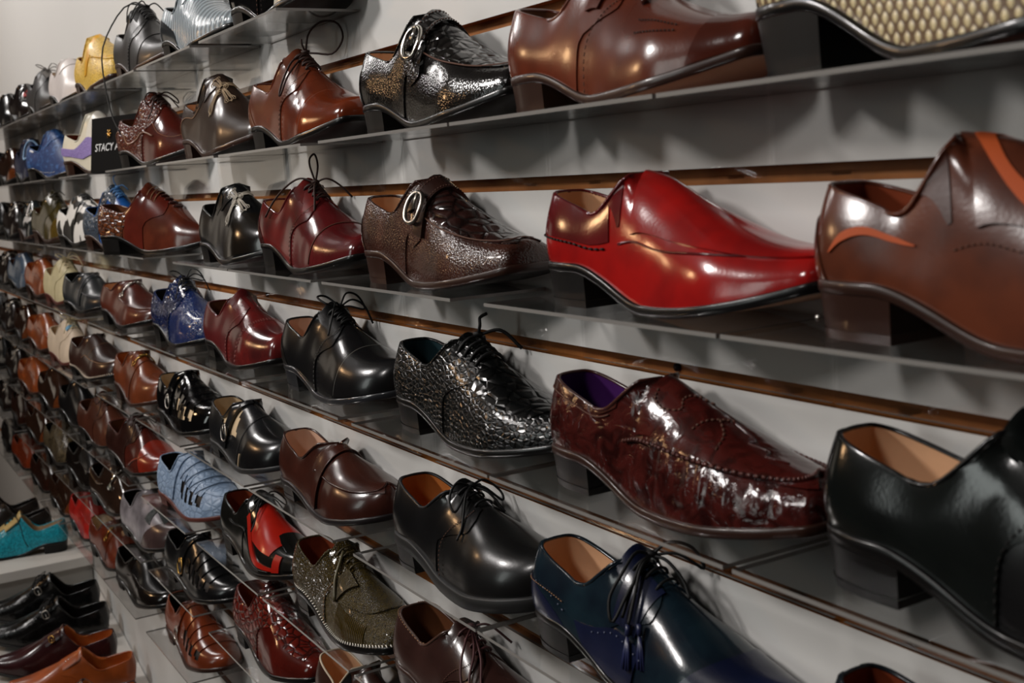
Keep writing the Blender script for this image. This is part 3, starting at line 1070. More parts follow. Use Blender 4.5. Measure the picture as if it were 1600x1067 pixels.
# ---- near and mid shoes with a build of their own
def b_red(sh):
    red = leather('#9c1715', 'smooth', .22, .5, '#7d1414', mottle=.2)
    ox = leather('#5c1518', 'smooth', .2, .5)
    sh.base(red, LIN_TAN, M_SOLE_BLACK, M_BOTTOM, bind=ox)
    for d in (-1, 1):
        sh.band('heel_quarter', ox, .015, lambda v: .395 + .02 * abs(v), d * .02, d * .58, 12, 12, .0010)
        sh.stitches(M_THREAD_K, [(.02, d * .60), (.12, d * .60), (.24, d * .61), (.40, d * .63)], 24, .6, .0009, .0012, name='whip_stitching')
    sh.stitches(M_THREAD_K, [(.004, -.03), (.004, -.3), (.004, -.58)], 12, .6, .0008, .0012, name='back_stitching')
    sh.plug(red, .60, ST + .003, .0020, 'vamp', .46)
    for d in (-1, 1):
        sh.band('gore', ox, lambda v: .385 + .12 * (abs(v) - .1), lambda v: .445 - .01 * abs(v), d * .05, d * .5, 5, 14, .0008)
    sh.seam(ox, [(.44, .62), (.55, .66), (.66, .62), (.78, .55), (.88, .44), (.94, .24), (.955, 0)], .0009, .0006, both=True, name='apron_seam')
    sh.seam(ox, [(.955, 0), (.975, 0), (.998, 0)], .0010, .0006, name='toe_seam')


def b_brown_orange(sh):
    br = leather('#5d2f1e', 'smooth', .26, .4, '#45241a')
    og = simple('orange_suede', '#a8491c', .7)
    sh.base(br, LIN_RUST, M_SOLE_BROWN, M_BOTTOM_DK)
    sh.plug(br, .58, ST + .003, .0020, 'vamp', .46)
    sh.strip(og, [(.76, -.40), (.66, -.47), (.57, -.43), (.520, -.28), (.506, .0), (.520, .28), (.57, .43), (.66, .47), (.76, .40)], [.001, .008, .013, .010, .007, .010, .013, .008, .001], .0030, 'orange_piping', 'burnt orange inset piping')
    for d in (-1, 1):
        sh.strip(og, [(.17, d * .64), (.205, d * .50), (.255, d * .42), (.32, d * .43), (.37, d * .52)], [.001, .008, .009, .007, .001], .0014, 'orange_piping', 'burnt orange inset piping')
        sh.band('gore', leather('#43221a', 'smooth', .35, .2), lambda v: .385 + .12 * (abs(v) - .1), lambda v: .445 - .01 * abs(v), d * .05, d * .5, 5, 14, .0008)
    sh.counter(br, .15, .62)
    sh.stitches(M_THREAD_B, [(.44, -.62), (.55, -.66), (.70, -.62), (.84, -.5)], 30, off=.0006)
    mbx = MB(); p = np.array([.012, -.0315, .012]); mbx.tube([p, p + np.array([-.0006, -.0016, 0])], .002, seg=8)
    sh.part(mbx, 'heel_nail', M_STEEL)


def monk(sh, up, crocm, sole, bm, lin, strapm=None, big=True):
    sh.base(up, lin, sole, M_BOTTOM_DK)
    sh.quarter(up, .46, .56, gap=.5)
    sh.plug(crocm, .48, .50, .0013, vt=.40)
    sh.seam(M_THREAD_B, [(.50, .50), (.62, .50), (.76, .47), (.88, .40), (.955, .26), (.975, 0.0)], .0008, .0012, both=True, name='apron_seam')
    st = sh.strap(strapm or up, .530, .044, -.46, .93, slope=.05, off=.0046, name='monk_strap')
    sh.strap(strapm or up, .485, .030, -.66, -.40, slope=-.10, off=.0040, name='buckle_tab')
    sh.buckle(bm, .515, -.46, .0125, .0155, .0024, .0078, parent=st, pw=2.4)
    sh.stitches(M_THREAD_B, [(.565 + .05 * v, v) for v in np.linspace(-.4, .9, 9)], 34, off=.0048)
    sh.stitches(M_THREAD_B, [(.507 + .05 * v, v) for v in np.linspace(-.4, .9, 9)], 34, off=.0048)


def b_monk_brown(sh):
    monk(sh, leather('#3d221a', 'pebble', .26, .4, '#2a1611'), leather('#2a1613', 'croc', .18, .6, '#120a09', 70, .8), M_SOLE_BROWN, M_SILVER, LIN_TAN, leather('#2c1a16', 'smooth', .25, .45))
    sh.counter(leather('#33201a', 'pebble', .22, .5), .17, .66, off=.0022)


def b_monk_black(sh):
    monk(sh, leather('#0d0b0b', 'pebble', .2, .5, bump=.25), leather('#0c0a0a', 'croc', .16, .6, '#050505', 80, .7), M_SOLE_BLACK, M_STEEL, LIN_TAN, leather('#121010', 'croc', .2, .5, '#050505', 90, .6))
    sh.counter(leather('#0e0c0c', 'pebble', .18, .6, bump=.3), .17, .66, off=.0022)


def b_burg_derby(sh):
    bow = [[(0, 0, 0), (-.004, -.004, .02), (-.002, -.004, .03), (.004, .0, .034), (.006, .002, .02), (0, 0, 0)],
           [(0, 0, 0), (-.02, -.012, .006), (-.045, -.022, -.004), (-.07, -.03, -.022), (-.085, -.036, -.04)],
           [(0, 0, 0), (.012, .010, .004), (.02, .022, -.004), (.03, .034, -.02)],
           [(0, 0, 0), (.014, -.008, -.006), (.03, -.016, -.022), (.036, -.02, -.034)]]
    derby(sh, BURG, BURG2, LIN_TAN, M_LACE_BR, M_SOLE_BLACK, M_BOTTOM_DK, bow=bow, thread=M_THREAD_B, cmat=leather('#3c1413', 'pebble', .22, .5))


def b_cross_black(sh):
    slip(sh, BLK, BLK, LIN_DARK, M_SOLE_BLACK, gore=True, seam=None)
    sh.band('toe_overlay', leather('#17130f', 'smooth', .22, .5), lambda v: .84 - .28 * abs(v), .995, -.97, .97, 12, 30, .0010)
    sh.cross(simple('silver_embroidery', '#a79f92', .5), .61, -.24, .105, .46, .00065, 'cross_emblem', label='silver embroidered cross')


def b_cross_brown(sh):
    up = leather('#33261f', 'smooth', .34, .25)
    slip(sh, up, up, LIN_TAN, M_SOLE_BROWN, heel=M_SOLE_BROWN)
    sh.seam(M_THREAD_T, [(.10, -.95), (.13, -.7), (.20, -.45), (.30, -.35), (.42, -.42)], .0006, .0008)
    sh.cross(simple('tan_embroidery', '#9a8468', .6), .61, -.20, .11, .50, .0006, 'cross_emblem', label='tan embroidered cross')


def b_brown_croc(sh):
    up = leather('#5c2a1b', 'smooth', .24, .45, '#431c13'); cr = leather('#63351d', 'croc', .25, .4, '#2f160c', 120, .8)
    sh.base(up, LIN_BROWN, M_SOLE_BLACK, M_BOTTOM_DK)
    sh.quarter(cr, .34, .40, name='croc_quarter')
    sh.quarter(leather('#581f16', 'smooth', .24, .4), .50, .66, s0=.36, off=.0016)
    sh.tongue(up)
    for k in range(5):
        s = .545 + .035 * k
        sh.seam(leather('#47180f', 'smooth', .3, .3), [(s, -.16), (s + .008, 0), (s, .16)], .0030, .0014, name='ridge')
    sh.laces(M_THREAD_T, 3, .50, .56, .34, cross=False, rad=.0008)


def b_moc_maroon(sh):
    up = leather('#3f1613', 'wrinkle', .20, .55, '#220a09', bump=.5); tp = leather('#421512', 'wrinkle', .18, .55, '#2a0d0b', bump=.16)
    sh.base(up, LIN_PURPLE, M_SOLE_BROWN, M_BOTTOM_DK, heel=simple('grey_black_heel', '#1d1b1b', .4), bind=leather('#43201a', 'smooth', .3, .4))
    sh.plug(tp, .58, ST + .003, .0018, 'vamp_plug', .44)
    P = [(.45, .60), (.52, .61), (.62, .58), (.74, .54), (.86, .47), (.94, .36), (.975, .18), (.98, 0)]
    sh.seam(up, P, .0016, .0022, both=True, name='apron_seam', n=60)
    sh.stitches(leather('#52261f', 'smooth', .35, .3), P, 46, .62, .0017, .0032, both=True, name='whip_stitching')
    for d in (-1, 1):
        sh.band('topline_band', leather('#3c1a15', 'wrinkle', .2, .5, '#24100d', bump=.4), .03, .40, d * .03, d * .24, 20, 6, .0012)
        sh.seam(M_THREAD_B, [(.06, d * .26), (.2, d * .26), (.38, d * .30)], .0006, .0010)
    sh.stitches(M_THREAD_B, [(.64, .10), (.60, -.02), (.585, -.16), (.60, -.26), (.555, -.34), (.515, -.30), (.505, -.18)], 18, .55, .0008, .0024, name='dash_stitching')
    sh.stitches(M_THREAD_B, [(.72, .04), (.70, -.08), (.675, -.22), (.66, -.36)], 9, .55, .0008, .0024, name='dash_stitching')
    sh.stitches(M_THREAD_B, [(.70, -.08), (.745, -.2), (.755, -.40)], 7, .55, .0008, .0024, name='dash_stitching')
    sh.seam(tp, [(.72, .02), (.80, -.02), (.80, -.1), (.85, -.05), (.86, -.14), (.91, -.06)], .0007, .0020, name='fold')


def b_croc_black(sh):
    cr = leather('#0c0d0d', 'croc', .30, .15, '#030303', 190, .38); cb = leather('#0b0c0c', 'croc', .24, .3, '#040404', 80, .6)
    sh.base(cr, LIN_TEAL, M_SOLE_BLACK, M_BOTTOM_DK)
    sh.quarter(cr, .47, .62, vm=.8)
    sh.band('vamp', cb, .60, lambda v: .955 - .12 * abs(v), -.5, .5, 14, 24, .0010)
    sh.tongue(cb, up=.006)
    sh.laces(M_LACE_K, 4, .495, .595, .30, cross=False, rad=.0016)
    sh.bow(M_LACE_K, [[(0, 0, 0), (.004, 0, .010), (.002, .002, .017), (.008, .006, .021)], [(0, 0, 0), (.016, .016, .004), (.03, .03, -.014)]], .0018)


def b_black_cap(sh):
    derby(sh, BLK, BLK, LIN_PINK, M_LACE_K, simple('dark_grey_sole_edge', '#222326', .3, 0, .4), bow=BOW_LOOPS, thread=simple('grey_thread', '#55534f', .7), cmat=BLKPB, n=4)
    sh.cap(BLK)


def b_burg_noblace(sh):
    derby(sh, BURG2, leather('#561b1c', 'smooth', .3, .35), LIN_BROWN, None, M_SOLE_BLACK, None, capseam=False, tong=True, thread=simple('pink_thread', '#8d5a55', .7), heel=M_SOLE_BLACK)
    sh.dots(M_STEEL, [(.50, .22), (.54, .22), (.58, .22), (.61, .22)], 5, both=True, name='eyelet')
    for o in (0, .012):
        sh.stitches(simple('pink_thread', '#8d5a55', .7), [(.66 + o, -.96), (.70 + o, -.6), (.74 + o, -.3), (.755 + o, 0), (.74 + o, .3), (.70 + o, .6)], 30, off=.0008)


def b_blue_croc(sh):
    bl = leather('#14234c', 'croc', .2, .55, '#091028', 190, .7); b2 = leather('#12275a', 'croc', .24, .5, '#0a1838', 420, .3)
    derby(sh, b2, bl, LIN_DARK, M_LACE_K, M_SOLE_BLACK, None, capseam=False, bow=BOW_LOOPS, thread=M_THREAD_K, n=3)


def b_bit_brown(sh):
    loafer_apron(sh, leather('#54261a', 'smooth', .3, .35), leather('#4a2018', 'smooth', .32, .3), LIN_TAN, M_SOLE_BLACK, pipe=.0018)
    sh.bit(M_STEEL, .545, .46)


def b_black_wing(sh):
    derby(sh, BLK, leather('#111413', 'smooth', .2, .5), LIN_TAN, M_LACE_K, M_SOLE_BLACK, capseam=False, n=5, ve=.14, bow=BOW_SMALL, thread=M_THREAD_K, welt=.0042)
    sh.cap(BLK, .82, .66, 'wing_tip', .0012, lambda v: .80 + .05 * math.sin(min(1, abs(v) / .3) * math.pi / 2) - .20 * max(0, abs(v) - .3))
    sh.dots(M_BLACK, [(.82 + .05 - .20 * max(0, a - .3), a) for a in np.linspace(.2, .95, 8)], 22, both=True, off=.0014)


def b_navy_spect(sh):
    up = leather('#17262e', 'smooth', .24, .5, '#0f1720'); nv = leather('#141a33', 'smooth', .3, .35)
    sh.base(up, LIN_TAN, M_SOLE_BLACK, M_BOTTOM_DK)
    sh.quarter(up, .47, .62)
    sh.counter(nv, .30, .52, off=.0019)
    for sd in (-1,):
        sh.band('facing', nv, lambda v: ST + .012, lambda v: .615 - .05 * abs(v), -.62, -.14, 10, 14, .0022)
        sh.band('foxing', nv, lambda v: .34 + .1 * (abs(v) - .6), lambda v: .62 - .1 * (abs(v) - .6), -.98, -.66, 14, 10, .0019)
    sh.cap(nv, .85, .70, 'wing_tip', .0010)
    sh.dots(simple('pale_pin', '#6f7488', .5), [(.30 - .0 * a, -.62 - .0 * a) for a in (0, .1, .2)] + [(.26, -.55), (.2, -.5), (.12, -.5)], 9, off=.0024, rad=.0006)
    sh.dots(simple('pale_pin', '#6f7488', .5), [(.42, -.70), (.52, -.69), (.62, -.72)], 9, off=.0024, rad=.0006)
    sh.stitches(M_THREAD_T, [(.03, -.56), (.12, -.53), (.22, -.51), (.30, -.53)], 24, off=.0024)
    sh.tongue(nv)
    bow = [[(0, 0, 0), (-.004, -.012, .004), (.0, -.03, -.008), (-.002, -.042, -.026), (.006, -.046, -.042), (.008, -.03, -.02), (0, 0, 0)],
           [(0, 0, 0), (.008, .012, .010), (.022, .024, .006), (.03, .028, -.010), (.016, .014, .002), (0, 0, 0)],
           [(0, 0, 0), (.006, -.016, -.006), (.014, -.030, -.024), (.018, -.040, -.042)],
           [(0, 0, 0), (.014, .004, -.002), (.030, .006, -.014), (.040, .004, -.026)],
           [(0, 0, 0), (.003, -.014, -.004), (.008, -.028, -.020), (.008, -.038, -.04)]]
    sh.laces(M_LACE_K, 3, .50, .585, .2, cross=False)
    sh.bow(M_LACE_K, bow, .0014)
    tm = leather('#2c3158', 'smooth', .4, .2)
    sh.tassel(tm, tm, .565, -.56, .034, (.10, -.22, -1))
    sh.tassel(tm, tm, .60, -.50, .034, (.20, -.16, -1))


def b_black_derby_r5(sh):
    derby(sh, leather('#151515', 'smooth', .32, .3), BLK, LIN_ORANGE, M_LACE_K, M_SOLE_RUBBER, capseam=False, bow=BOW_SMALL, thread=M_THREAD_B, n=3, sF=.47, sT=.65, welt=.0048, cross=False, bind=simple('padded_collar', '#17171a', .5))


def b_penny(sh):
    loafer_apron(sh, leather('#3a1c15', 'smooth', .28, .4), leather('#3d1e16', 'smooth', .3, .35), LIN_PINK, simple('dark_rubber_welt', '#1b1718', .35), None, pipe=.0016)
    sh.strap(leather('#3a1b14', 'smooth', .28, .4), .570, .030, -.95, .95, off=.0032, name='saddle_strap')
    sh.seam(leather('#4a261c', 'smooth', .3, .4), [(.602, v) for v in np.linspace(-.95, .95, 11)], .0011, .0034, name='strap_edge')


def b_fisher_black(sh):
    fisher(sh, leather('#161719', 'smooth', .32, .25), LIN_CREAM, simple('dark_grey_rubber', '#202021', .45), big=True, n=0)
    k = simple('black_thread', '#2d2d2e', .7)
    sh.seam(k, [(.62, -.98), (.66, -.6), (.68, -.2), (.66, .2), (.64, .5)], .0006, .0008)
    sh.cap(BLK, .80, .70)
    sh.band('gap_binding', LIN_CREAM, lambda v: .74 - .07 * abs(v) ** 1.6, lambda v: .748 - .07 * abs(v) ** 1.6, -.98, -.80, 3, 6, .0016)


def b_fisher_woven(sh):
    fisher(sh, BLKP, LIN_CREAM, M_SOLE_BLACK, n=4, plug=leather('#0d0d0e', 'ridge', .14, .6, '#050505', 55, .6))


def b_bit_tan(sh):
    sh.base(leather('#6d351d', 'smooth', .3, .35), LIN_ORANGE, M_SOLE_BROWN, None)
    sh.band('vamp_flap', leather('#66301a', 'smooth', .3, .35), ST + .003, lambda v: .64 - .04 * v * v, -.96, .96, 12, 34, .0016)
    sh.bit(M_GOLD, .575, .34)


def b_zip(sh):
    up = leather('#35201a', 'smooth', .3, .35)
    loafer_apron(sh, up, leather('#2d1b16', 'smooth', .36, .25), LIN_BROWN, M_SOLE_BLACK, seam=M_THREAD_T, pipe=.0006, s0=.44, vp=.62)
    sh.stitches(M_THREAD_T, [(.60, -.62), (.64, -.3), (.66, 0), (.64, .3)], 30, off=.0020)
    sh.weltstitch(simple('pale_zip', '#b9aa98', .6), .0012, 110)


def b_cream_lace(sh, tagc=None, base='#b5a98a'):
    cr = leather(base, 'smooth', .5, .05, mottle=.15)
    derby(sh, cr, leather(base, 'smooth', .5, .05, mottle=.2), LIN_CREAM, M_LACE_CR, M_SOLE_GUM, capseam=False, bow=BOW_LOOPS, thread=M_THREAD_T, n=3)
    if tagc:
        sh.band('tongue_tag', simple('blue_tag', tagc, .6), .545, .585, -.3, .22, 4, 8, .004)


def b_olive(sh):
    up = leather('#4a3d15', 'glitter', .3, .4, '#1f170a', 850); q = leather('#3f3314', 'croc', .25, .45, '#1a1207', 300, .7)
    derby(sh, up, q, LIN_RUST, leather('#3f3212', 'smooth', .5, .1), M_SOLE_BLACK, capseam=False, n=4, thread=M_THREAD_T, cross=False, ve=.2)
    sh.band('ribbed_foxing', leather('#45360f', 'ridge', .2, .5, '#1c1407', 90, .8), lambda v: .64 - .0 * v, lambda v: .87, -.97, -.60, 16, 10, .0012)
    sh.seam(up, [(.64, -.58), (.74, -.50), (.84, -.36), (.88, -.1), (.87, .2), (.80, .45)], .0012, .0012)
    sh.weltstitch(M_THREAD_W, .0009, 120)
    mbx = MB(); a = sh.l.pt(.58, -.44, .006); b_ = sh.l.pt(.61, -.50, .004) + np.array([.004, -.006, -.012])
    mbx.tube(catmull([sh.l.pt(.51, -.1, .004), sh.l.pt(.55, -.28, .005), a, b_], 14), .0022, seg=6)
    sh.part(mbx, 'lace_end', leather('#5a5237', 'smooth', .5, .2), None, 'grey olive lace end')
    sh.band('facing', leather('#463a18', 'glitter', .35, .3, '#231a0a', 850), lambda v: .60 - .10 * (abs(v) - .2), lambda v: .70 - .18 * (abs(v) - .2), -.62, -.2, 6, 12, .0034)


def b_red_black(sh):
    bk = leather('#151513', 'smooth', .22, .5); rd = leather('#a01d12', 'smooth', .3, .4, mottle=.2)
    sh.base(bk, LIN_RUST, M_SOLE_BLACK, M_BOTTOM_DK)
    sh.band('vamp_panel', rd, lambda v: .50 + .13 * abs(v) ** .7, lambda v: .86 - .06 * abs(v), -.62, .62, 16, 28, .0012)
    sh.band('toe_cap', bk, lambda v: .80 - .10 * (v > -.18) * 1.0 if False else .775 + .14 * sstep(.10, .35, -v), .997, -.9, .9, 14, 34, .0024)
    sh.band('red_stripe', rd, lambda v: .86, lambda v: .90, -.95, -.50, 4, 10, .0020)
    sh.strip(rd, [(.50, -.40), (.58, -.62), (.68, -.80), (.80, -.88), (.9, -.90)], [.012, .016, .014, .010, .008], .0020, 'side_stripe')
    sh.quarter(bk, .47, .56)
    sh.tongue(bk)
    sh.laces(M_LACE_K, 3, .495, .545, .2)
    sh.bow(M_LACE_K, BOW_SMALL)
    sh.seam(M_SOLE_BLACK, [(.30, -.40), (.5, -.62), (.7, -.90), (.84, -.95)], .0010, .0022)


def b_fisher_blue(sh):
    b = leather('#8396ae', 'croc', .5, .1, '#6b7f98', 80, .5)
    fisher(sh, b, LIN_DARK, M_SOLE_GUM, n=4, buck=False, plug=b)
    for k in range(4):
        sh.seam(leather('#5f738d', 'smooth', .5, .05), [(.60 + .085 * k - .06, -.56), (.60 + .085 * k, -.2), (.60 + .085 * k, .2), (.60 + .085 * k - .06, .56)], .0012, .0030, name='fold')


def b_dkred_lace_panel(sh):
    derby(sh, leather('#4a1c14', 'smooth', .26, .45), leather('#2c1612', 'smooth', .3, .35), LIN_BROWN, M_LACE_BR, M_SOLE_BLACK, capseam=False, bow=BOW_SMALL)
    sh.cap(leather('#7d2416', 'smooth', .3, .35), .74, .82)
    sh.seam(leather('#8a3318', 'smooth', .3, .4), [(.60, -.9), (.72, -.74), (.8, -.6), (.84, -.4)], .0018, .0012)


def b_dkred_croc(sh):
    cr = leather('#5a1a13', 'croc', .2, .55, '#2a0b08', 85, .6)
    derby(sh, leather('#4f1610', 'smooth', .2, .55), cr, LIN_RUST, leather('#3a140e', 'smooth', .4, .2), M_SOLE_BLACK, capseam=False, n=4, cross=False)
    sh.band('vamp', cr, .63, .94, -.45, .45, 12, 20, .0010)


def b_fisher_black2(sh):
    fisher(sh, BLK, LIN_DARK, M_SOLE_BLACK, n=4, buck=False)
    sh.buckle(M_GOLD, .46, -.66, .012, .014, .0014, .006)


def b_grey_cross(sh):
    g = leather('#8a8488', 'smooth', .34, .2, '#5d585b')
    slip(sh, g, None, LIN_DARK, M_SOLE_BLACK, gore=False)
    sh.cap(leather('#463634', 'smooth', .3, .35), .90, .62, 'toe_overlay')
    sh.solidcross(leather('#2e3434', 'croc', .35, .2, '#1a1e1e', 300, .5), .71, -.08, .15, .55, label='dark green grey cross overlay')


def b_fisher_brown(sh):
    b = leather('#6c2f18', 'smooth', .28, .4)
    fisher(sh, b, LIN_DARK, M_SOLE_BROWN, n=4, buck=False)
    sh.buckle(M_STEEL, .46, -.70, .011, .013, .0013, .006)


def b_moc_black(sh):
    loafer_apron(sh, leather('#15110f', 'smooth', .2, .5), BLK, LIN_DARK, M_SOLE_BLACK, seam=leather('#2b2422', 'smooth', .2, .5), pipe=.0016)
    sh.seam(leather('#3c3634', 'smooth', .3, .4), [(.40, -.56), (.46, -.60), (.52, -.58)], .0010, .0015)


def b_bit_r8(sh):
    sh.base(leather('#5e2616', 'smooth', .3, .4), LIN_CREAM, M_SOLE_BLACK, None)
    sh.band('vamp_flap', leather('#56220f', 'smooth', .3, .35), ST + .003, .62, -.9, .9, 10, 26, .0016)
    sh.bit(M_GOLD, .56, .5, .0016)


def b_silver(sh):
    s = leather('#9aa4aa', 'ridge', .25, .3, '#6d7478', 30, .9)
    slip(sh, s, leather('#aeb6bb', 'smooth', .3, .3), LIN_DARK, M_SOLE_BLACK, gore=False)
    sh.counter(leather('#24282b', 'smooth', .25, .4), .42, .62, label='dark curved heel panel')


def b_r1_black_heel(sh):
    derby(sh, BLKP, BLKP, LIN_DARK, M_LACE_K, M_SOLE_BLACK, capseam=False)
    sh.cap(leather('#b9b2a4', 'smooth', .4, .2), .80, .72)


def b_black_long(sh):
    bow = [[(0, 0, 0), (-.02, -.014, .010), (-.036, -.022, .004), (-.046, -.024, -.02), (-.03, -.02, -.004), (0, 0, 0)],
           [(0, 0, 0), (.012, -.012, .008), (.02, -.03, -.01), (.024, -.038, -.03), (.012, -.018, -.002), (0, 0, 0)],
           [(0, 0, 0), (-.01, -.03, .004), (-.02, -.058, -.03), (-.022, -.078, -.075), (-.016, -.080, -.13), (.0, -.078, -.18), (.03, -.074, -.215)],
           [(0, 0, 0), (.014, .010, .004), (.03, .02, -.012)]]
    derby(sh, leather('#1c1b1b', 'smooth', .45, .15), leather('#1a1a1a', 'smooth', .45, .15), LIN_DARK, simple('charcoal_lace', '#262626', .6), M_SOLE_BROWN, capseam=True, bow=bow, thread=M_THREAD_K)


def b_yellow(sh):
    ye = leather('#dba31c', 'smooth', .4, .2, '#c48c1a'); gl = leather('#dcb850', 'glitter', .4, .2, '#a88128', 400)
    sh.base(gl, LIN_RUST, M_SOLE_BROWN, None)
    sh.band('vamp_flap', ye, ST + .002, lambda v: .60 - .10 * v * v, -.8, .8, 12, 30, .0018)
    sh.plug(gl, .52, .56, .0024, vt=.45)
    sh.seam(ye, [(.56, .54), (.7, .52), (.86, .44), (.95, .25), (.965, 0)], .0009, .0024, both=True)


def b_white(sh, c='#c9c1bd'):
    w = leather(c, 'smooth', .4, .15, mottle=.08)
    slip(sh, w, w, LIN_CREAM, M_SOLE_BLACK, gore=False, seam=M_THREAD_B)


def b_dark_lace_r1(sh):
    derby(sh, leather('#1f1e1f', 'smooth', .5, .1), None, LIN_DARK, M_LACE_GY, M_SOLE_BLACK, capseam=False, bow=BOW_LOOPS, n=5)


def b_black_red(sh):
    slip(sh, leather('#1a1413', 'smooth', .25, .4), None, LIN_DARK, M_SOLE_BLACK, gore=False)
    t = [(.62, -.16), (.66, -.1), (.70, -.2), (.66, -.3), (.62, -.26)]
    sh.strip(simple('dark_red_suede', '#7a1512', .6), t, [.01, .016, .018, .014, .01], .0016, 'red_patch', 'dark red patch')
    sh.seam(M_SOLE_BLACK, [(.55, -.2), (.58, -.42), (.68, -.5), (.78, -.38), (.78, -.1), (.70, .05)], .0022, .0014)


def b_plain_dark(sh):
    slip(sh, BLK, None, LIN_DARK, M_SOLE_BLACK, gore=False)


def b_plain_dark_bit(sh):
    slip(sh, leather('#1d1614', 'smooth', .22, .45), None, LIN_DARK, M_SOLE_BLACK, gore=False)
    sh.bit(M_SILVER, .56, .5)


def b_snakeboot(sh):
    sn = leather('#c8b78c', 'snake', .42, .15, '#5a432a', 52, .6)
    sh.base(sn, LIN_DARK, M_SOLE_BLACK, M_BOTTOM_DK, welt=.0045, hx=.25, taper=.86)
    dk = leather('#8a7350', 'snake', .4, .15, '#33251a', 52, .6)
    sh.counter(dk, .10, .75, label='browner snakeskin heel counter')


def b_wing_brown(sh):
    up = leather('#5d2b1b', 'smooth', .26, .4, '#4a2016')
    derby(sh, up, leather('#602a1a', 'smooth', .26, .4), LIN_BROWN, None, M_SOLE_BROWN, M_BOTTOM, capseam=False, sF=.46, sT=.60)
    sh.cap(leather('#4d1f14', 'smooth', .2, .5), .90, .86)
    sh.strap(up, .555, .022, -.5, .9, slope=.1, off=.004, name='kiltie_strap')
    tm = leather('#471d12', 'smooth', .35, .3)
    sh.bow(tm, [[(0, 0, 0), (.006, -.012, .006), (.016, -.020, -.004), (.012, -.012, -.006), (0, 0, 0)], [(0, 0, 0), (.008, .010, .006), (.018, .016, -.004), (0, 0, 0)],
                [(0, 0, 0), (.020, -.012, -.010), (.034, -.022, -.030)]], .003, .555, name='knot_ornament')
    sh.dots(M_BLACK, [(.70, -.62), (.76, -.60), (.82, -.58)], 12, rad=.0007)
    sh.dots(M_BLACK, [(.70, -.5), (.76, -.48), (.82, -.5)], 12, rad=.0007)
    sh.stitches(M_THREAD_B, [(.06, -.95), (.08, -.6), (.075, -.2)], 20)


def b_brown_cap(sh):
    bow = [[(0, 0, 0), (.004, .004, .022), (.02, .014, .034), (.04, .026, .030), (.044, .03, .012), (.03, .022, -.004), (.012, .008, -.002), (0, 0, 0)],
           [(0, 0, 0), (.0, -.004, .010), (-.001, -.004, .016)],
           [(0, 0, 0), (.006, -.022, -.012), (.012, -.040, -.040), (.016, -.044, -.052), (.016, -.03, -.026), (0, 0, 0)]]
    derby(sh, leather('#652d1a', 'smooth', .24, .45, '#4c2014'), leather('#5f301f', 'smooth', .3, .3), LIN_TAN, M_LACE_BR, M_SOLE_BLACK, bow=bow, cmat=leather('#6b3d28', 'smooth', .3, .3))
    sh.cap(leather('#6a2b15', 'smooth', .2, .5), .79, .70)


def b_brown_trim(sh):
    derby(sh, leather('#4c1b14', 'smooth', .26, .4), leather('#54261a', 'croc', .28, .35, '#36150f', 160, .5), LIN_BROWN, M_LACE_BR, M_SOLE_BLACK, capseam=False, bow=BOW_SMALL)
    tr = leather('#8a6248', 'smooth', .35, .25)
    sh.seam(tr, [(.06, -.95), (.10, -.6), (.18, -.42), (.26, -.45), (.30, -.62), (.34, -.66), (.5, -.66), (.66, -.66)], .0014, .0016, name='tan_piping')
    sh.stitches(M_THREAD_T, [(.62, -.5), (.74, -.6), (.86, -.6), (.93, -.4)], 26)


def b_white_lav(sh):
    w = leather('#cfc8b4', 'smooth', .38, .2, mottle=.08); lv = leather('#8a78b0', 'glitter', .5, .1, '#77659d', 400)
    sh.base(w, LIN_RUST, M_SOLE_BROWN, M_BOTTOM_DK)
    sh.band('vamp_flap', leather('#d2cdc2', 'smooth', .4, .15, mottle=.06), ST + .002, lambda v: .64 - .12 * v * v, -.7, .7, 12, 28, .0018)
    sh.strip(lv, [(.05, -.55), (.18, -.62), (.34, -.62), (.48, -.70), (.62, -.66), (.72, -.5)], [.010, .028, .032, .032, .026, .012], .0026, 'lavender_inlay', 'lavender glitter side panel')
    sh.stitches(M_THREAD_B, [(.52, .1), (.58, .05), (.64, 0)], 8, off=.0022)


def b_blue_denim(sh):
    dn = leather('#12305e', 'marble', .55, .05, '#2f5688', 40)
    slip(sh, dn, leather('#153667', 'marble', .55, .05, '#44699a', 50), LIN_DARK, M_SOLE_BLACK, gore=False)
    sh.strip(simple('white_patch', '#c9c9cc', .5), [(.22, -.22), (.25, -.2), (.28, -.22)], [.012, .018, .012], .0020, 'white_patch', 'white oval patch')
    sh.stitches(M_THREAD_W, [(.40, -.93), (.55, -.93), (.7, -.93)], 12, off=.0014)


def b_navy_swirl(sh):
    nv = leather('#131c38', 'smooth', .35, .25)
    slip(sh, nv, None, LIN_DARK, M_SOLE_BLACK, gore=False)
    lt = simple('pale_blue_trim', '#6f8dab', .5)
    t = np.linspace(0, 1, 9)
    sh.seam(lt, [(.62 + .10 * math.cos(a), -.2 + .36 * math.sin(a)) for a in np.linspace(.4, 5.6, 12)], .0030, .0014, name='swirl')
    sh.seam(lt, [(.64 + .04 * math.cos(a), -.2 + .14 * math.sin(a)) for a in np.linspace(0, 4.5, 9)], .0026, .0014, name='swirl')


def b_blue_lace(sh):
    bl = leather('#1c4f8f', 'smooth', .32, .3, '#143a6c'); gr = leather('#3f4a58', 'croc', .25, .4, '#20262e', 220, .6)
    derby(sh, bl, gr, LIN_DARK, leather('#4d7fb5', 'smooth', .5, .1), M_SOLE_BROWN, capseam=False, sF=.42, sT=.50, bow=BOW_STUB)
    sh.band('side_wing', BLK, lambda v: .50, lambda v: .72 - .3 * abs(v + .7), -.84, -.60, 8, 8, .0020)


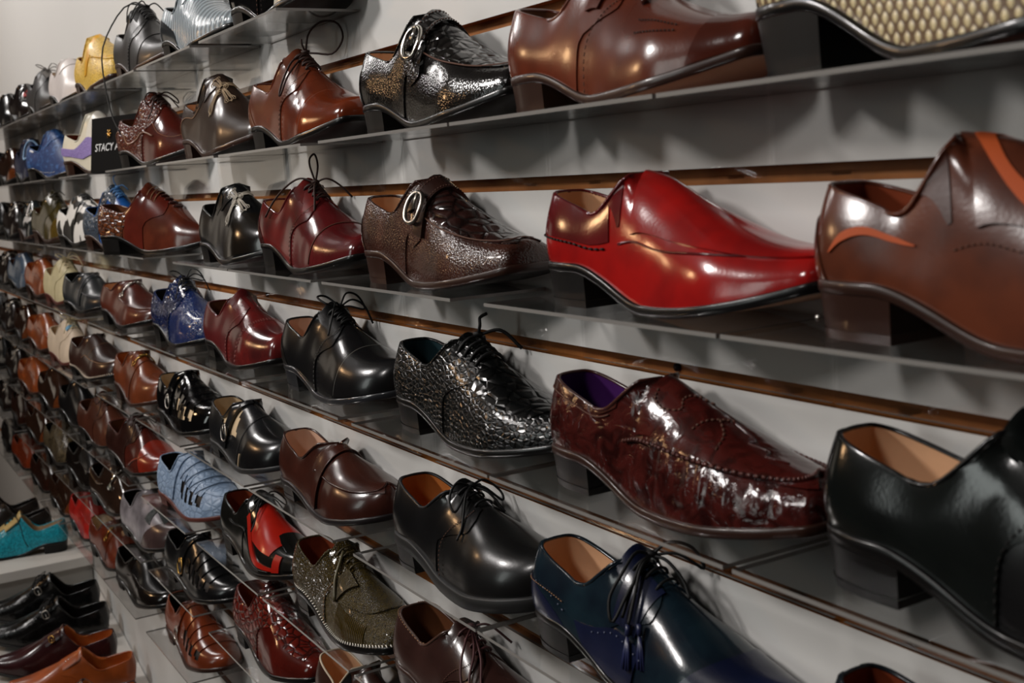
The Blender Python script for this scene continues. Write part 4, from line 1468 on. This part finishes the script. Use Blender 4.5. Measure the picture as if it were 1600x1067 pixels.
def b_zebra(sh):
    z = leather('#cfccc6', 'zebra', .5, .1, '#111111', 19)
    derby(sh, z, None, LIN_DARK, M_LACE_K, M_SOLE_BLACK, capseam=False, n=3, tong=False)
    sh.strip(BLK, [(.56, -.70), (.58, -.4), (.57, -.1), (.56, .2)], [.010, .012, .012, .010], .0022, 'black_trim')


def b_olive_bronze(sh):
    derby(sh, leather('#4f4420', 'smooth', .2, .5, '#2f2812'), leather('#3c3620', 'smooth', .3, .3), LIN_BROWN, leather('#2f2a17', 'smooth', .5, .1), M_SOLE_BROWN, capseam=False, bow=BOW_STUB, n=3)
    sh.cap(leather('#57451c', 'smooth', .16, .6), .78, .66)


def b_spectator(sh):
    slip(sh, leather('#1f2426', 'smooth', .2, .5), None, LIN_BROWN, M_SOLE_BROWN, gore=False)
    w = leather('#bfbcb8', 'smooth', .35, .2, mottle=.08)
    sh.strip(w, [(.50, -.2), (.56, -.5), (.66, -.55), (.76, -.35), (.80, 0)], [.012, .02, .022, .018, .012], .0020, 'white_strap', 'white curved strap')
    sh.strip(w, [(.46, -.7), (.56, -.6), (.66, -.55)], [.014, .016, .014], .0026, 'white_strap', 'white curved strap')
    sh.buckle(M_STEEL, .63, -.38, .008, .010, .0014, .004)


def b_charcoal_moc(sh):
    g = leather('#24272a', 'smooth', .32, .3)
    loafer_apron(sh, g, leather('#1c1f21', 'smooth', .4, .2), LIN_DARK, M_SOLE_BLACK, seam=simple('grey_stitch_cord', '#5c5b5e', .6), pipe=.0010, vp=.60)
    sh.strap(g, .57, .02, -.9, .9, off=.0028, name='saddle_strap')
    sh.seam(simple('grey_stitch_cord', '#5c5b5e', .6), [(.55, -.9), (.552, -.4), (.552, .4), (.55, .9)], .0009, .0036)


def b_orange_brown(sh):
    loafer_apron(sh, ORB, leather('#84421f', 'smooth', .32, .35), LIN_ORANGE, M_SOLE_BROWN, pipe=.0015)


def b_greyblue(sh):
    loafer_apron(sh, leather('#465566', 'smooth', .3, .35), leather('#3d4c5e', 'smooth', .35, .3), LIN_BROWN, M_SOLE_BLACK, pipe=.0013)


def b_brown_lace(sh):
    derby(sh, leather('#4d2a1e', 'smooth', .3, .35), leather('#452318', 'smooth', .34, .3), LIN_BROWN, M_LACE_BR, M_SOLE_BLACK, capseam=False, bow=BOW_SMALL)


def b_long_laces(sh):
    up = leather('#35201c', 'smooth', .3, .35)
    bow = [[(0, 0, 0), (.02, -.020, -.006), (.035, -.036, -.028), (.06, -.046, -.058)],
           [(0, 0, 0), (.03, -.016, -.014), (.048, -.034, -.036), (.075, -.044, -.064)],
           [(0, 0, 0), (.036, -.012, -.018), (.058, -.026, -.038), (.085, -.036, -.06)],
           [(0, 0, 0), (.012, .014, .002), (.03, .03, -.016)]]
    derby(sh, up, up, LIN_BROWN, M_LACE_PL, M_SOLE_BROWN, capseam=False, bow=bow, n=4, cross=False, bind=leather('#4c332a', 'smooth', .35, .3))
    sh.stitches(M_THREAD_T, [(c, 0) for c in (.02, .03)] if False else [(.03, .02), (.12, .03), (.24, .04), (.36, .06)], 22, off=.0016, both=True)


def b_dark_lace(sh):
    derby(sh, BRX, None, LIN_DARK, M_LACE_K, M_SOLE_BLACK, capseam=False)


def b_dark_loafer(sh):
    loafer_apron(sh, leather('#2a1610', 'smooth', .18, .55), leather('#20120d', 'smooth', .25, .4), LIN_DARK, M_SOLE_BLACK)


def b_copper(sh):
    slip(sh, leather('#2b1a12', 'smooth', .16, .6), None, LIN_BROWN, M_SOLE_BLACK, gore=False, seam=BRX)
    sh.cap(leather('#5b2f17', 'smooth', .15, .6), .84, .74)


def b_rust(sh):
    loafer_apron(sh, leather('#6e2a15', 'smooth', .26, .45), leather('#64260f', 'smooth', .3, .35), LIN_BROWN, M_SOLE_BLACK)


def b_olive_ornate(sh):
    up = leather('#4b4130', 'wrinkle', .3, .3, '#2d261b', bump=.5)
    loafer_apron(sh, up, leather('#453b29', 'wrinkle', .32, .3, '#2a2319', bump=.4), LIN_DARK, M_SOLE_BLACK)


def b_redshoe(sh):
    loafer_apron(sh, leather('#a3201a', 'smooth', .3, .35, '#851814'), leather('#8e1c16', 'smooth', .32, .3), LIN_RUST, M_SOLE_BLACK, pipe=.0012)


def b_chain(sh):
    slip(sh, leather('#2a1d16', 'smooth', .16, .6), None, LIN_DARK, M_SOLE_BLACK, gore=False)
    sh.bit(M_STEEL, .60, .55, .0018)
    sh.seam(leather('#5b4632', 'smooth', .2, .5), [(.02, -.2), (.2, -.3), (.44, -.55)], .0016, .0012)


def b_white_rim(sh):
    slip(sh, BRD, None, LIN_TAN, M_SOLE_BROWN, bind=leather('#c4b39b', 'smooth', .5, .05))


def b_rust_lined(sh):
    derby(sh, leather('#141b22', 'smooth', .26, .45), None, LIN_RUST, M_LACE_K, M_SOLE_BLACK, capseam=False, bow=BOW_SMALL)
    sh.stitches(simple('pale_pin', '#6f7488', .5), [(.02, -.08), (.012, -.3), (.01, -.6)], 10, off=.0012)

# ------------------------------------------------------------------ the shoes, row by row (1 = top row), x of the heel along the wall
# (x, name, category, label, short form for the shelf label, builder, last parameters, yaw in degrees)
R = {}
R[1] = [
    (-1.563, 'dress_shoe', 'shoe', 'black glossy shoe with pale toe cut off by the top frame edge', 'black pale-toed shoe', b_r1_black_heel, {}, 0),
    (-1.911, 'slip_on_shoe', 'shoe', 'silver ribbed slip-on with a dark curved heel panel on top row', 'silver ribbed slip-on', b_silver, dict(ht=.122), 0),
    (-2.235, 'lace_up_shoe', 'shoe', 'dull black lace-up with one long lace dangling to the row below', 'black lace-up with dangling lace', b_black_long, dict(ht=.125), 0),
    (-2.600, 'slip_on_shoe', 'shoe', 'yellow slip-on with gold glitter sides on the top row', 'yellow glitter slip-on', b_yellow, dict(toe='square', ht=.128, pw=1.4, toeh=.034), 0),
    (-2.900, 'slip_on_shoe', 'shoe', 'white slip-on half hidden behind the yellow glitter shoe', 'white slip-on behind yellow shoe', b_white, {}, 0),
    (-3.204, 'lace_up_shoe', 'shoe', 'dark grey lace-up with tangled grey laces on the top row', 'dark grey lace-up with grey laces', b_dark_lace_r1, {}, 0),
    (-3.503, 'slip_on_shoe', 'shoe', 'black shoe with a dark red patch near the left end of top row', 'black shoe with red patch', b_black_red, {}, 0),
    (-3.80, 'slip_on_shoe', 'shoe', 'plain black shoe between red-patched shoe and left frame edge in top row', 'plain black shoe, top row', b_plain_dark, {}, 0),
    (-4.10, 'slip_on_shoe', 'shoe', 'dark shoe cut by the left frame edge in top row', 'dark shoe at left edge, top row', b_plain_dark, {}, 0),
]
R[2] = [
    (-.575, 'ankle_boot', 'boot', 'cream and brown snakeskin boot with black block heel, upper right corner', 'snakeskin boot', b_snakeboot, dict(L=.30, hh=.038, st=.0075, zb=.11, dip=.10, ht=.165, toeh=.045, toe='snip', pw=1.5, w=1.02), -4),
    (-.862, 'wing_tip_shoe', 'shoe', 'chestnut brown shoe with knotted strap and pale leather sole, beside snakeskin boot', 'chestnut shoe with knotted strap', b_wing_brown, dict(ht=.112), 0),
    (-1.164, 'monk_strap_shoe', 'shoe', 'glossy black monk-strap shoe with oval steel buckle in second row', 'black monk-strap shoe', b_monk_black, dict(toe='square', ht=.120), 0),
    (-1.522, 'derby_shoe', 'shoe', 'brown cap-toe derby with an upright lace loop in second row', 'brown cap-toe derby with lace loop', b_brown_cap, dict(toe='square', ht=.120), 0),
    (-1.848, 'slip_on_shoe', 'shoe', 'dark brown slip-on with tan embroidered cross in second row', 'brown slip-on with tan cross', b_cross_brown, dict(ht=.130, pw=1.4), 0),
    (-2.214, 'lace_up_shoe', 'shoe', 'reddish brown lace-up with tan curved piping beside the black card', 'red-brown lace-up with tan piping', b_brown_trim, dict(ht=.128, pw=1.5), 8),
    (-2.680, 'slip_on_shoe', 'shoe', 'white slip-on with lavender side panel behind the black card', 'white and lavender slip-on', b_white_lav, dict(ht=.138, pw=1.3, toe='square'), 14),
    (-3.160, 'slip_on_shoe', 'shoe', 'blue mottled denim slip-on with white oval patch at its heel', 'blue denim slip-on', b_blue_denim, dict(ht=.130, toe='square'), 14),
    (-3.529, 'slip_on_shoe', 'shoe', 'navy shoe with pale blue swirl left of the denim slip-on', 'navy shoe with pale swirl', b_navy_swirl, dict(ht=.128), 0),
    (-3.830, 'loafer', 'shoe', 'dark brown glossy loafer left of the navy swirl shoe in second row', 'dark loafer, second row', b_copper, {}, 0),
    (-4.130, 'slip_on_shoe', 'shoe', 'dark shoe cut by the left frame edge in second row', 'dark shoe at left edge, second row', b_plain_dark, {}, 0),
]
R[3] = [
    (-.520, 'slip_on_shoe', 'shoe', 'brown slip-on with burnt orange inset piping at the right edge', 'brown slip-on with orange piping', b_brown_orange, dict(ht=.124, toe='square', L=.30, w=1.05, hh=.027, xt=.345, pw=1.6), 0),
    (-.821, 'slip_on_shoe', 'shoe', 'bright red polished slip-on with black sole and tan lining', 'bright red slip-on', b_red, dict(toe='square', ht=.112, hh=.027, pw=1.95, L=.297, w=.98, ts=.024, toeh=.017, xt=.395), 0),
    (-1.187, 'monk_strap_shoe', 'shoe', 'dark brown monk-strap shoe with silver buckle left of red slip-on', 'dark brown monk-strap shoe', b_monk_brown, dict(toe='square', ht=.116, hh=.027, pw=1.8, L=.297), 0),
    (-1.525, 'derby_shoe', 'shoe', 'burgundy derby with loose brown laces standing upright in third row', 'burgundy derby with loose laces', b_burg_derby, dict(toe='square', ht=.116, hh=.027, L=.295), 0),
    (-1.806, 'slip_on_shoe', 'shoe', 'black slip-on with silver embroidered cross in third row', 'black slip-on with silver cross', b_cross_black, dict(ht=.124, pw=1.35, hh=.022, toe='point', toeh=.026), 0),
    (-2.300, 'lace_up_shoe', 'shoe', 'red-brown ridged lace-up with crocodile heel part in third row', 'red-brown ridged lace-up', b_brown_croc, dict(ht=.128, hh=.028, pw=1.7, L=.30), 26),
    (-2.600, 'lace_up_shoe', 'shoe', 'bright blue lace-up with grey crocodile heel beside zebra shoe', 'bright blue lace-up', b_blue_lace, dict(ht=.130, pw=1.4, toe='square', hh=.022), 8),
    (-2.920, 'lace_up_shoe', 'shoe', 'black and white zebra striped shoe in third row', 'zebra striped shoe', b_zebra, dict(ht=.122, pw=1.2, toe='square', toeh=.034, hh=.018), 6),
    (-3.278, 'lace_up_shoe', 'shoe', 'olive bronze lace-up with stiff lace stub left of zebra shoe', 'olive bronze lace-up', b_olive_bronze, dict(ht=.128, toe='point'), 6),
    (-3.585, 'slip_on_shoe', 'shoe', 'black shoe with white curved strap near left end of third row', 'black shoe with white strap', b_spectator, {}, 0),
    (-3.88, 'slip_on_shoe', 'shoe', 'dark shoe with metal bit left of the white-strapped one', 'dark bit shoe, third row', b_plain_dark_bit, {}, 0),
    (-4.18, 'slip_on_shoe', 'shoe', 'plain dark shoe at the left frame edge in third row', 'dark shoe ending third row', b_plain_dark, {}, 0),
]
R[4] = [
    (-.516, 'derby_shoe', 'shoe', 'large black polished lace-up with tan lining at the right edge', 'large black lace-up at right edge', b_black_wing, dict(toe='round', ht=.122, hh=.027, st=.009, L=.30, w=1.06), 0),
    (-.830, 'loafer', 'shoe', 'maroon crinkled moccasin slip-on with purple lining', 'maroon moccasin with purple lining', b_moc_maroon, dict(toe='square', ht=.110, hh=.026, zb=.068, pw=1.55, L=.298, toeh=.024, pucker=(.52, .97, .12, .42, .0016, 95)), 0),
    (-1.133, 'lace_up_shoe', 'shoe', 'black crocodile-embossed lace-up with teal lining', 'black crocodile lace-up', b_croc_black, dict(toe='snip', ht=.112, hh=.027, pw=1.75, L=.297), 0),
    (-1.476, 'derby_shoe', 'shoe', 'black cap-toe derby with looped laces in fourth row', 'black cap-toe derby', b_black_cap, dict(toe='round', ht=.116, L=.292, toeh=.032), 0),
    (-1.828, 'derby_shoe', 'shoe', 'burgundy derby without laces, empty eyelets, in fourth row', 'burgundy derby without laces', b_burg_noblace, dict(toe='square', ht=.112, toeh=.032), 0),
    (-2.153, 'lace_up_shoe', 'shoe', 'royal blue crocodile lace-up in fourth row', 'royal blue crocodile lace-up', b_blue_croc, dict(toe='round', ht=.118, toeh=.032), 0),
    (-2.536, 'loafer', 'shoe', 'brown horsebit loafer with tan lining in fourth row', 'brown horsebit loafer, fourth row', b_bit_brown, dict(toe='round', ht=.100, zb=.06, dip=.05, w=1.08), 4),
    (-2.936, 'loafer', 'shoe', 'charcoal loafer with grey stitching right of the cream lace-up', 'charcoal loafer with grey stitching', b_charcoal_moc, dict(toe='round', ht=.098, w=1.08, hh=.016), 6),
    (-3.226, 'lace_up_shoe', 'shoe', 'cream lace-up with reddish sole in fourth row', 'cream lace-up, fourth row', lambda sh: b_cream_lace(sh, None, '#b6ab86'), dict(toe='round', ht=.116, hh=.016), 4),
    (-3.529, 'loafer', 'shoe', 'orange-brown loafer left of the cream lace-up in fourth row', 'orange-brown loafer, fourth row', b_orange_brown, dict(toe='round', ht=.112), 4),
    (-3.85, 'loafer', 'shoe', 'grey-blue loafer left of the orange-brown loafer', 'grey-blue loafer', b_greyblue, dict(toe='round', ht=.118), 4),
    (-4.15, 'loafer', 'shoe', 'dark bit loafer at the left frame edge in fourth row', 'bit loafer ending fourth row', b_plain_dark_bit, {}, 0),
]
R[5] = [
    (-.520, 'lace_up_shoe', 'shoe', 'dark shoe with rust lining peeking in at the lower right edge', 'dark rust-lined shoe', b_rust_lined, dict(ht=.114), 0),
    (-.871, 'derby_shoe', 'shoe', 'navy and dark green lace-up with hanging tassels, bottom centre', 'navy tasselled lace-up', b_navy_spect, dict(toe='snip', ht=.112, L=.30, hh=.026, w=1.04), 0),
    (-1.158, 'derby_shoe', 'shoe', 'plain black derby with orange lining and thick rubber sole', 'black derby with orange lining', b_black_derby_r5, dict(toe='round', ht=.108, st=.013, hh=.022, toeh=.034, w=1.06, L=.288), 0),
    (-1.524, 'loafer', 'shoe', 'dark brown penny loafer with pale pink lining', 'brown penny loafer', b_penny, dict(toe='round', ht=.098, zb=.066, dip=.044, hh=.018, toeh=.032, w=1.06, xt=.48), 0),
    (-1.850, 'sandal', 'sandal', 'black closed-toe sandal with side opening showing cream inside', 'black open-sided sandal', b_fisher_black, dict(toe='round', ht=.104, hh=.016, toeh=.032, w=1.05), 0),
    (-2.181, 'sandal', 'sandal', 'glossy black woven sandal with cut-outs in fifth row', 'glossy black woven sandal', b_fisher_woven, dict(toe='round', ht=.112, hh=.018, toeh=.034), 0),
    (-2.530, 'loafer', 'shoe', 'tan horsebit loafer in fifth row', 'tan horsebit loafer', b_bit_tan, dict(toe='round', ht=.112, toeh=.034), 0),
    (-2.945, 'loafer', 'shoe', 'dark brown loafer with pale zip trim along its sole', 'brown zip-trimmed loafer', b_zip, dict(toe='round', ht=.110, w=1.1, toeh=.030, hh=.016), 6),
    (-3.260, 'lace_up_shoe', 'shoe', 'off-white lace-up with a small blue tongue tag', 'off-white lace-up with blue tag', lambda sh: b_cream_lace(sh, '#5d8fae', '#c2b09a'), dict(toe='round', ht=.116, hh=.016), 4),
    (-3.600, 'loafer', 'shoe', 'orange-brown loafer left of the off-white lace-up in fifth row', 'orange-brown loafer, fifth row', b_orange_brown, dict(toe='round', ht=.112), 4),
    (-3.90, 'loafer', 'shoe', 'dark loafer with copper toe beside the orange-brown loafer in fifth row', 'copper-glinting dark loafer', b_copper, {}, 0),
    (-4.20, 'slip_on_shoe', 'shoe', 'dark plum-black bit shoe at left end of fifth row', 'plum-black bit shoe', b_plain_dark_bit, {}, 0),
    (-4.50, 'slip_on_shoe', 'shoe', 'dark shoe at the left frame edge in fifth row', 'dark shoe ending fifth row', b_plain_dark, {}, 0),
]
R[6] = [
    (-1.185, 'derby_shoe', 'shoe', 'dark brown derby with three long plum laces, bottom edge', 'brown derby with long plum laces', b_long_laces, dict(toe='round', ht=.106, w=1.05), 0),
    (-1.506, 'derby_shoe', 'shoe', 'olive gold textured derby with white stitched welt', 'olive gold derby', b_olive, dict(toe='square', ht=.114, st=.009, w=1.05), 0),
    (-1.832, 'lace_up_shoe', 'shoe', 'black and bright red panelled lace-up with red toe stripe', 'black and red panelled lace-up', b_red_black, dict(toe='snip', ht=.112, w=1.04), 0),
    (-2.203, 'sandal', 'sandal', 'pale grey-blue crocodile sandal with cut-outs and gum sole', 'grey-blue crocodile sandal', b_fisher_blue, dict(toe='round', ht=.116, hh=.014, toeh=.034, w=1.06), 4),
    (-2.610, 'lace_up_shoe', 'shoe', 'dark brown lace-up with a rust-red toe panel', 'brown lace-up with rust toe panel', b_dkred_lace_panel, dict(toe='round', ht=.118, w=1.08), 6),
    (-2.930, 'lace_up_shoe', 'shoe', 'dull brown lace-up left of the rust-panelled one', 'dull brown lace-up', b_brown_lace, dict(toe='round', ht=.122, w=1.04), 6),
    (-3.215, 'slip_on_shoe', 'shoe', 'narrow black slip-on between brown shoes in sixth row', 'narrow black slip-on, sixth row', b_plain_dark, dict(ht=.124, w=.95), 4),
    (-3.524, 'slip_on_shoe', 'shoe', 'dark brown glossy slip-on left of the narrow black one', 'dark brown slip-on, sixth row', b_copper, dict(ht=.124), 4),
    (-3.86, 'loafer', 'shoe', 'orange-copper loafer near left end of sixth row', 'orange-copper loafer', b_orange_brown, dict(ht=.118, toe='round'), 6),
    (-4.20, 'slip_on_shoe', 'shoe', 'black bit shoe at left end of sixth row', 'black bit shoe, sixth row', b_plain_dark_bit, {}, 0),
    (-4.52, 'slip_on_shoe', 'shoe', 'dark shoe at the left frame edge in sixth row', 'dark shoe ending sixth row', b_plain_dark, {}, 0),
]
R[7] = [
    (-1.461, 'slip_on_shoe', 'shoe', 'shoe with pale collar rim just peeking in at bottom edge', 'shoe with pale rim', b_white_rim, {}, 0),
    (-1.811, 'lace_up_shoe', 'shoe', 'dark red crocodile lace-up below the black and red shoe', 'dark red crocodile lace-up', b_dkred_croc, dict(toe='snip', ht=.122, w=1.05), 0),
    (-2.206, 'sandal', 'sandal', 'black sandal with brass buckle and cut-outs in seventh row', 'black brass-buckled sandal', b_fisher_black2, dict(toe='round', ht=.110, hh=.016, w=1.06), 4),
    (-2.569, 'slip_on_shoe', 'shoe', 'grey slip-on with dark cross overlay in seventh row', 'grey slip-on with dark cross', b_grey_cross, dict(toe='round', ht=.118, hh=.016, w=1.08, toeh=.036), 4),
    (-2.880, 'slip_on_shoe', 'shoe', 'pointed dark slip-on with metal chain left of grey cross shoe', 'pointed dark slip-on with chain', b_chain, dict(toe='point', ht=.120), 6),
    (-3.190, 'loafer', 'shoe', 'black loafer in seventh row under the dull brown lace-up', 'black loafer, seventh row', b_moc_black, dict(ht=.108), 4),
    (-3.52, 'loafer', 'shoe', 'olive-brown crinkled loafer in seventh row', 'olive-brown crinkled loafer', b_olive_ornate, dict(ht=.120, w=1.08, toe='round'), 4),
    (-3.84, 'slip_on_shoe', 'shoe', 'black shoe with copper toe glint left of olive-brown loafer', 'black copper-toed shoe', b_copper, dict(ht=.12), 4),
    (-4.193, 'slip_on_shoe', 'shoe', 'dark brown loafer near left end of seventh row', 'dark brown loafer, seventh row', b_dark_loafer, {}, 0),
    (-4.52, 'slip_on_shoe', 'shoe', 'dark bit shoe at left end of seventh row', 'dark bit shoe, seventh row', b_plain_dark_bit, {}, 0),
]
R[8] = [
    (-2.286, 'sandal', 'sandal', 'brown cut-out sandal with steel buckle, lowest row', 'brown cut-out sandal', b_fisher_brown, dict(toe='round', ht=.112, hh=.020, w=1.06), 0),
    (-2.680, 'loafer', 'shoe', 'black moccasin with raised apron seam in the lowest row', 'black moccasin', b_moc_black, dict(toe='round', ht=.098, w=1.12, hh=.016), 4),
    (-2.975, 'loafer', 'shoe', 'brown brass-bit loafer with cream inside in the lowest row', 'brown brass-bit loafer', b_bit_r8, dict(toe='round', ht=.108, w=1.05), 4),
    (-3.240, 'loafer', 'shoe', 'bright red loafer in the lowest row above the white display board', 'bright red loafer', b_redshoe, dict(toe='round', ht=.120, L=.27), 4),
    (-3.53, 'slip_on_shoe', 'shoe', 'copper-brown slip-on left of the bright red loafer', 'copper-brown slip-on, lowest row', b_copper, dict(ht=.12), 4),
    (-3.86, 'slip_on_shoe', 'shoe', 'dark brown loafer with copper toe in the lowest row', 'dark copper-toed loafer', b_dark_loafer, dict(ht=.118), 4),
    (-4.22, 'loafer', 'shoe', 'rust-brown loafer near left end of the lowest row', 'rust-brown loafer', b_rust, dict(ht=.120), 6),
    (-4.55, 'slip_on_shoe', 'shoe', 'dark shoe at left end of the lowest row', 'dark shoe ending lowest row', b_plain_dark, {}, 0),
]
ORD = ['', 'first', 'second', 'third', 'fourth', 'fifth', 'sixth', 'seventh', 'lowest']
HEELX = .0


def put(row, i):
    lst = R[row]
    x, name, cat, label, short, build, lk, yaw = lst[i]
    gap_r = (lst[i - 1][0] - x) if i else .33
    gap_l = (x - lst[i + 1][0]) if i + 1 < len(lst) else .33
    lk = dict(lk)
    lk.setdefault('L', .292); lk['w'] = lk.get('w', 1.0) * .955; yaw = yaw + 2
    lk['L'] = min(lk['L'], gap_r - .006)
    lod = 0 if x > -1.65 else (1 if x > -2.75 else 2)
    z = zrow(row)
    y = -.040
    a = math.radians(yaw)
    loc = (x + .5 * lk['L'] * (1 - math.cos(a)) * 1, y - .45 * lk['L'] * math.sin(a), z)
    sh = Shoe(name, label, cat, loc, a, lod, 'shoes on the %s shelf row' % ORD[row], **lk)
    build(sh)
    x0 = x - .046
    ln = min(.305, gap_r - .004)
    shelf(row, x0, ln, 'clear acrylic shelf under the ' + short)


for _row in R:
    for _i in range(len(R[_row])):
        put(_row, _i)

# ------------------------------------------------------------------ black brand card leaning on the white and lavender shoe
cw, ch = .172, .104
card = empty('sign_card', (-2.405, -.098, zrow(2)), (math.radians(-8), 0, math.radians(20)))
tag(card, 'black upright card with white lettering between white shoe and red-brown shoe', 'sign')
mb = MB(); mb.box(0, cw, 0, .012, 0, ch); mb.build('card', simple('black_card', '#060606', .8, spec=.1), card, False)
_fc = bpy.data.curves.new('lettering', 'FONT'); _fc.body = 'STACY ADAMS'; _fc.size = .0205; _fc.extrude = .0003; _fc.shear = .15
_fo = bpy.data.objects.new('lettering', _fc); COL.objects.link(_fo)
bpy.context.view_layer.update()
_me = bpy.data.meshes.new_from_object(_fo.evaluated_get(bpy.context.evaluated_depsgraph_get()))
bpy.data.objects.remove(_fo)
_me.materials.clear(); _me.materials.append(simple('white_print', '#dcdcdc', .6))
_lo = bpy.data.objects.new('lettering', _me); COL.objects.link(_lo); _lo.parent = card
_lo.location = (.014, -.0006, .040); _lo.rotation_euler = (math.radians(90), 0, 0)
mb = MB()
for a in range(6):
    t = a / 6 * 2 * np.pi
    mb.tube([(.062, -.0006, .072), (.062 + .008 * math.cos(t), -.0006, .072 + .009 * math.sin(t))], .0018, seg=5)
mb.build('gold_emblem', M_GOLD, card)

# ------------------------------------------------------------------ low white display at the far end, shoes pointing away from the wall
disp = empty('display_stand', (-3.41, -.02, 0))
tag(disp, 'low white stepped display stand below the far shelves', 'display stand')
M_WHITE = simple('white_melamine', '#c4c0ba', .45, 0, 0, .03, 4)


def dbox(name, x0, x1, y0, y1, z0, z1):
    mb = MB(); mb.box(x0, x1, y0, y1, z0, z1); mb.build(name, M_WHITE, disp, False)


BZ = ZC - 1.003
dbox('top_board', -.62, 0, -.86, .018, BZ - .026, BZ)
dbox('side_panel', -.60, -.03, -.84, .018, 0, BZ - .0265)
SLX0, SLX1, SLZ0, SLZ1 = -3.38, -2.45, BZ - .085, BZ - .245
mb = MB()
_v = [(x + 3.41, y, z) for y in (-.86, .018) for x, z in ((SLX0, SLZ0), (SLX1, SLZ1), (SLX1, SLZ1 - .02), (SLX0, SLZ0 - .02))]
mb.add(_v, [(0, 1, 2, 3), (7, 6, 5, 4), (0, 4, 5, 1), (1, 5, 6, 2), (2, 6, 7, 3), (3, 7, 4, 0)])
mb.build('sloped_board', M_WHITE, disp, False)
dbox('front_panel', SLX1 + 3.41 - .03, SLX1 + 3.41 - .005, -.84, .018, 0, SLZ1 - .02)
TILT = math.atan2(SLZ0 - SLZ1, SLX1 - SLX0)
GD = 'shoes on the low white display'


def floor_shoe(name, label, x, y, yaw, build, slope=True, **lk):
    lk.setdefault('L', .29)
    z = SLZ0 + (SLZ1 - SLZ0) * (x - SLX0) / (SLX1 - SLX0) if slope else BZ
    e = (Matrix.Rotation(TILT if slope else 0, 3, 'Y') @ Matrix.Rotation(math.radians(yaw), 3, 'Z')).to_euler()
    if slope:
        z += .008
    sh = Shoe(name, label, 'shoe', (x, y, z), 0, 1, GD, rot=e, **lk)
    build(sh)
    return sh


def b_turq(sh):
    t = leather('#1f9db0', 'glitter', .3, .35, '#177888', 260)
    sh.base(t, LIN_CREAM, M_SOLE_BLACK, M_BOTTOM_DK)
    sh.quarter(t, .48, .60)
    sh.tongue(leather('#b39a63', 'smooth', .45, .15), up=.012, hw=.026)
    sh.band('vamp_inlay', leather('#b39a63', 'smooth', .45, .15), .60, lambda v: .93 - .2 * abs(v), -.30, .30, 10, 14, .0014, 'cream tan vamp inlay')
    sh.laces(M_LACE_K, 4, .49, .60, .2)
    sh.bow(M_LACE_K, [[(0, 0, 0), (-.01, .03, -.006), (-.02, .048, -.03), (-.024, .052, -.06), (-.034, .056, -.085)], [(0, 0, 0), (.01, -.03, -.01), (.02, -.045, -.04)]])


def b_dblack(sh):
    derby(sh, leather('#121212', 'wrinkle', .25, .45, '#070707', bump=.35), None, LIN_DARK, M_LACE_K, M_SOLE_BLACK, capseam=False, bow=BOW_SMALL)
    sh.buckle(M_SILVER, .56, .40, .008, .010, .0014, .005)


def b_dorange(sh):
    derby(sh, leather('#9a4a20', 'smooth', .36, .25), leather('#a04e22', 'smooth', .36, .25), LIN_ORANGE, None, leather('#7c3a1a', 'smooth', .4, .2), capseam=False)
    sh.dots(M_STEEL, [(.50, .2), (.54, .2), (.58, .2)], 4, both=True, name='eyelet', rad=.0016)


def b_dbrown(sh):
    derby(sh, leather('#34181a', 'smooth', .25, .45), None, LIN_ORANGE, None, M_SOLE_BLACK, capseam=False)
    sh.buckle(M_GOLD, .55, .30, .006, .008, .0014, .005)


def b_dtan(sh):
    sh.base(leather('#2a211b', 'smooth', .3, .3), LIN_DARK, simple('tan_layered_sole', '#8a6d45', .5), simple('tan_layered_sole', '#8a6d45', .5))
    sh.quarter(leather('#241d19', 'smooth', .3, .3))


floor_shoe('lace_up_shoe', 'turquoise lace-up with cream tongue on the white display board', -3.53, -.045, -104, b_turq, False, ht=.128, w=1.04)
floor_shoe('lace_up_shoe', 'dark lace-up with layered tan sole behind the turquoise shoe', -3.70, -.06, -98, b_dtan, False, ht=.13)
floor_shoe('lace_up_shoe', 'dark lace-up with layered tan sole farthest back on the display board', -3.85, -.07, -96, b_dtan, False, ht=.13)
floor_shoe('lace_up_shoe', 'wrinkled black lace-up, farther of the black pair on white display', -3.23, -.030, -106, b_dblack, ht=.128)
floor_shoe('lace_up_shoe', 'wrinkled black lace-up, nearer of the black pair on white display', -3.10, -.035, -106, b_dblack, ht=.124)
floor_shoe('lace_up_shoe', 'dark brown shoe with orange lining behind the orange shoe', -2.955, -.05, -106, b_dbrown, ht=.122)
floor_shoe('lace_up_shoe', 'orange-tan shoe with steel eyelets on sloped white display', -2.83, -.035, -106, b_dorange, ht=.122)
floor_shoe('lace_up_shoe', 'dark brown shoe in front of the orange shoe at bottom edge', -2.70, -.06, -106, b_dbrown, ht=.118)
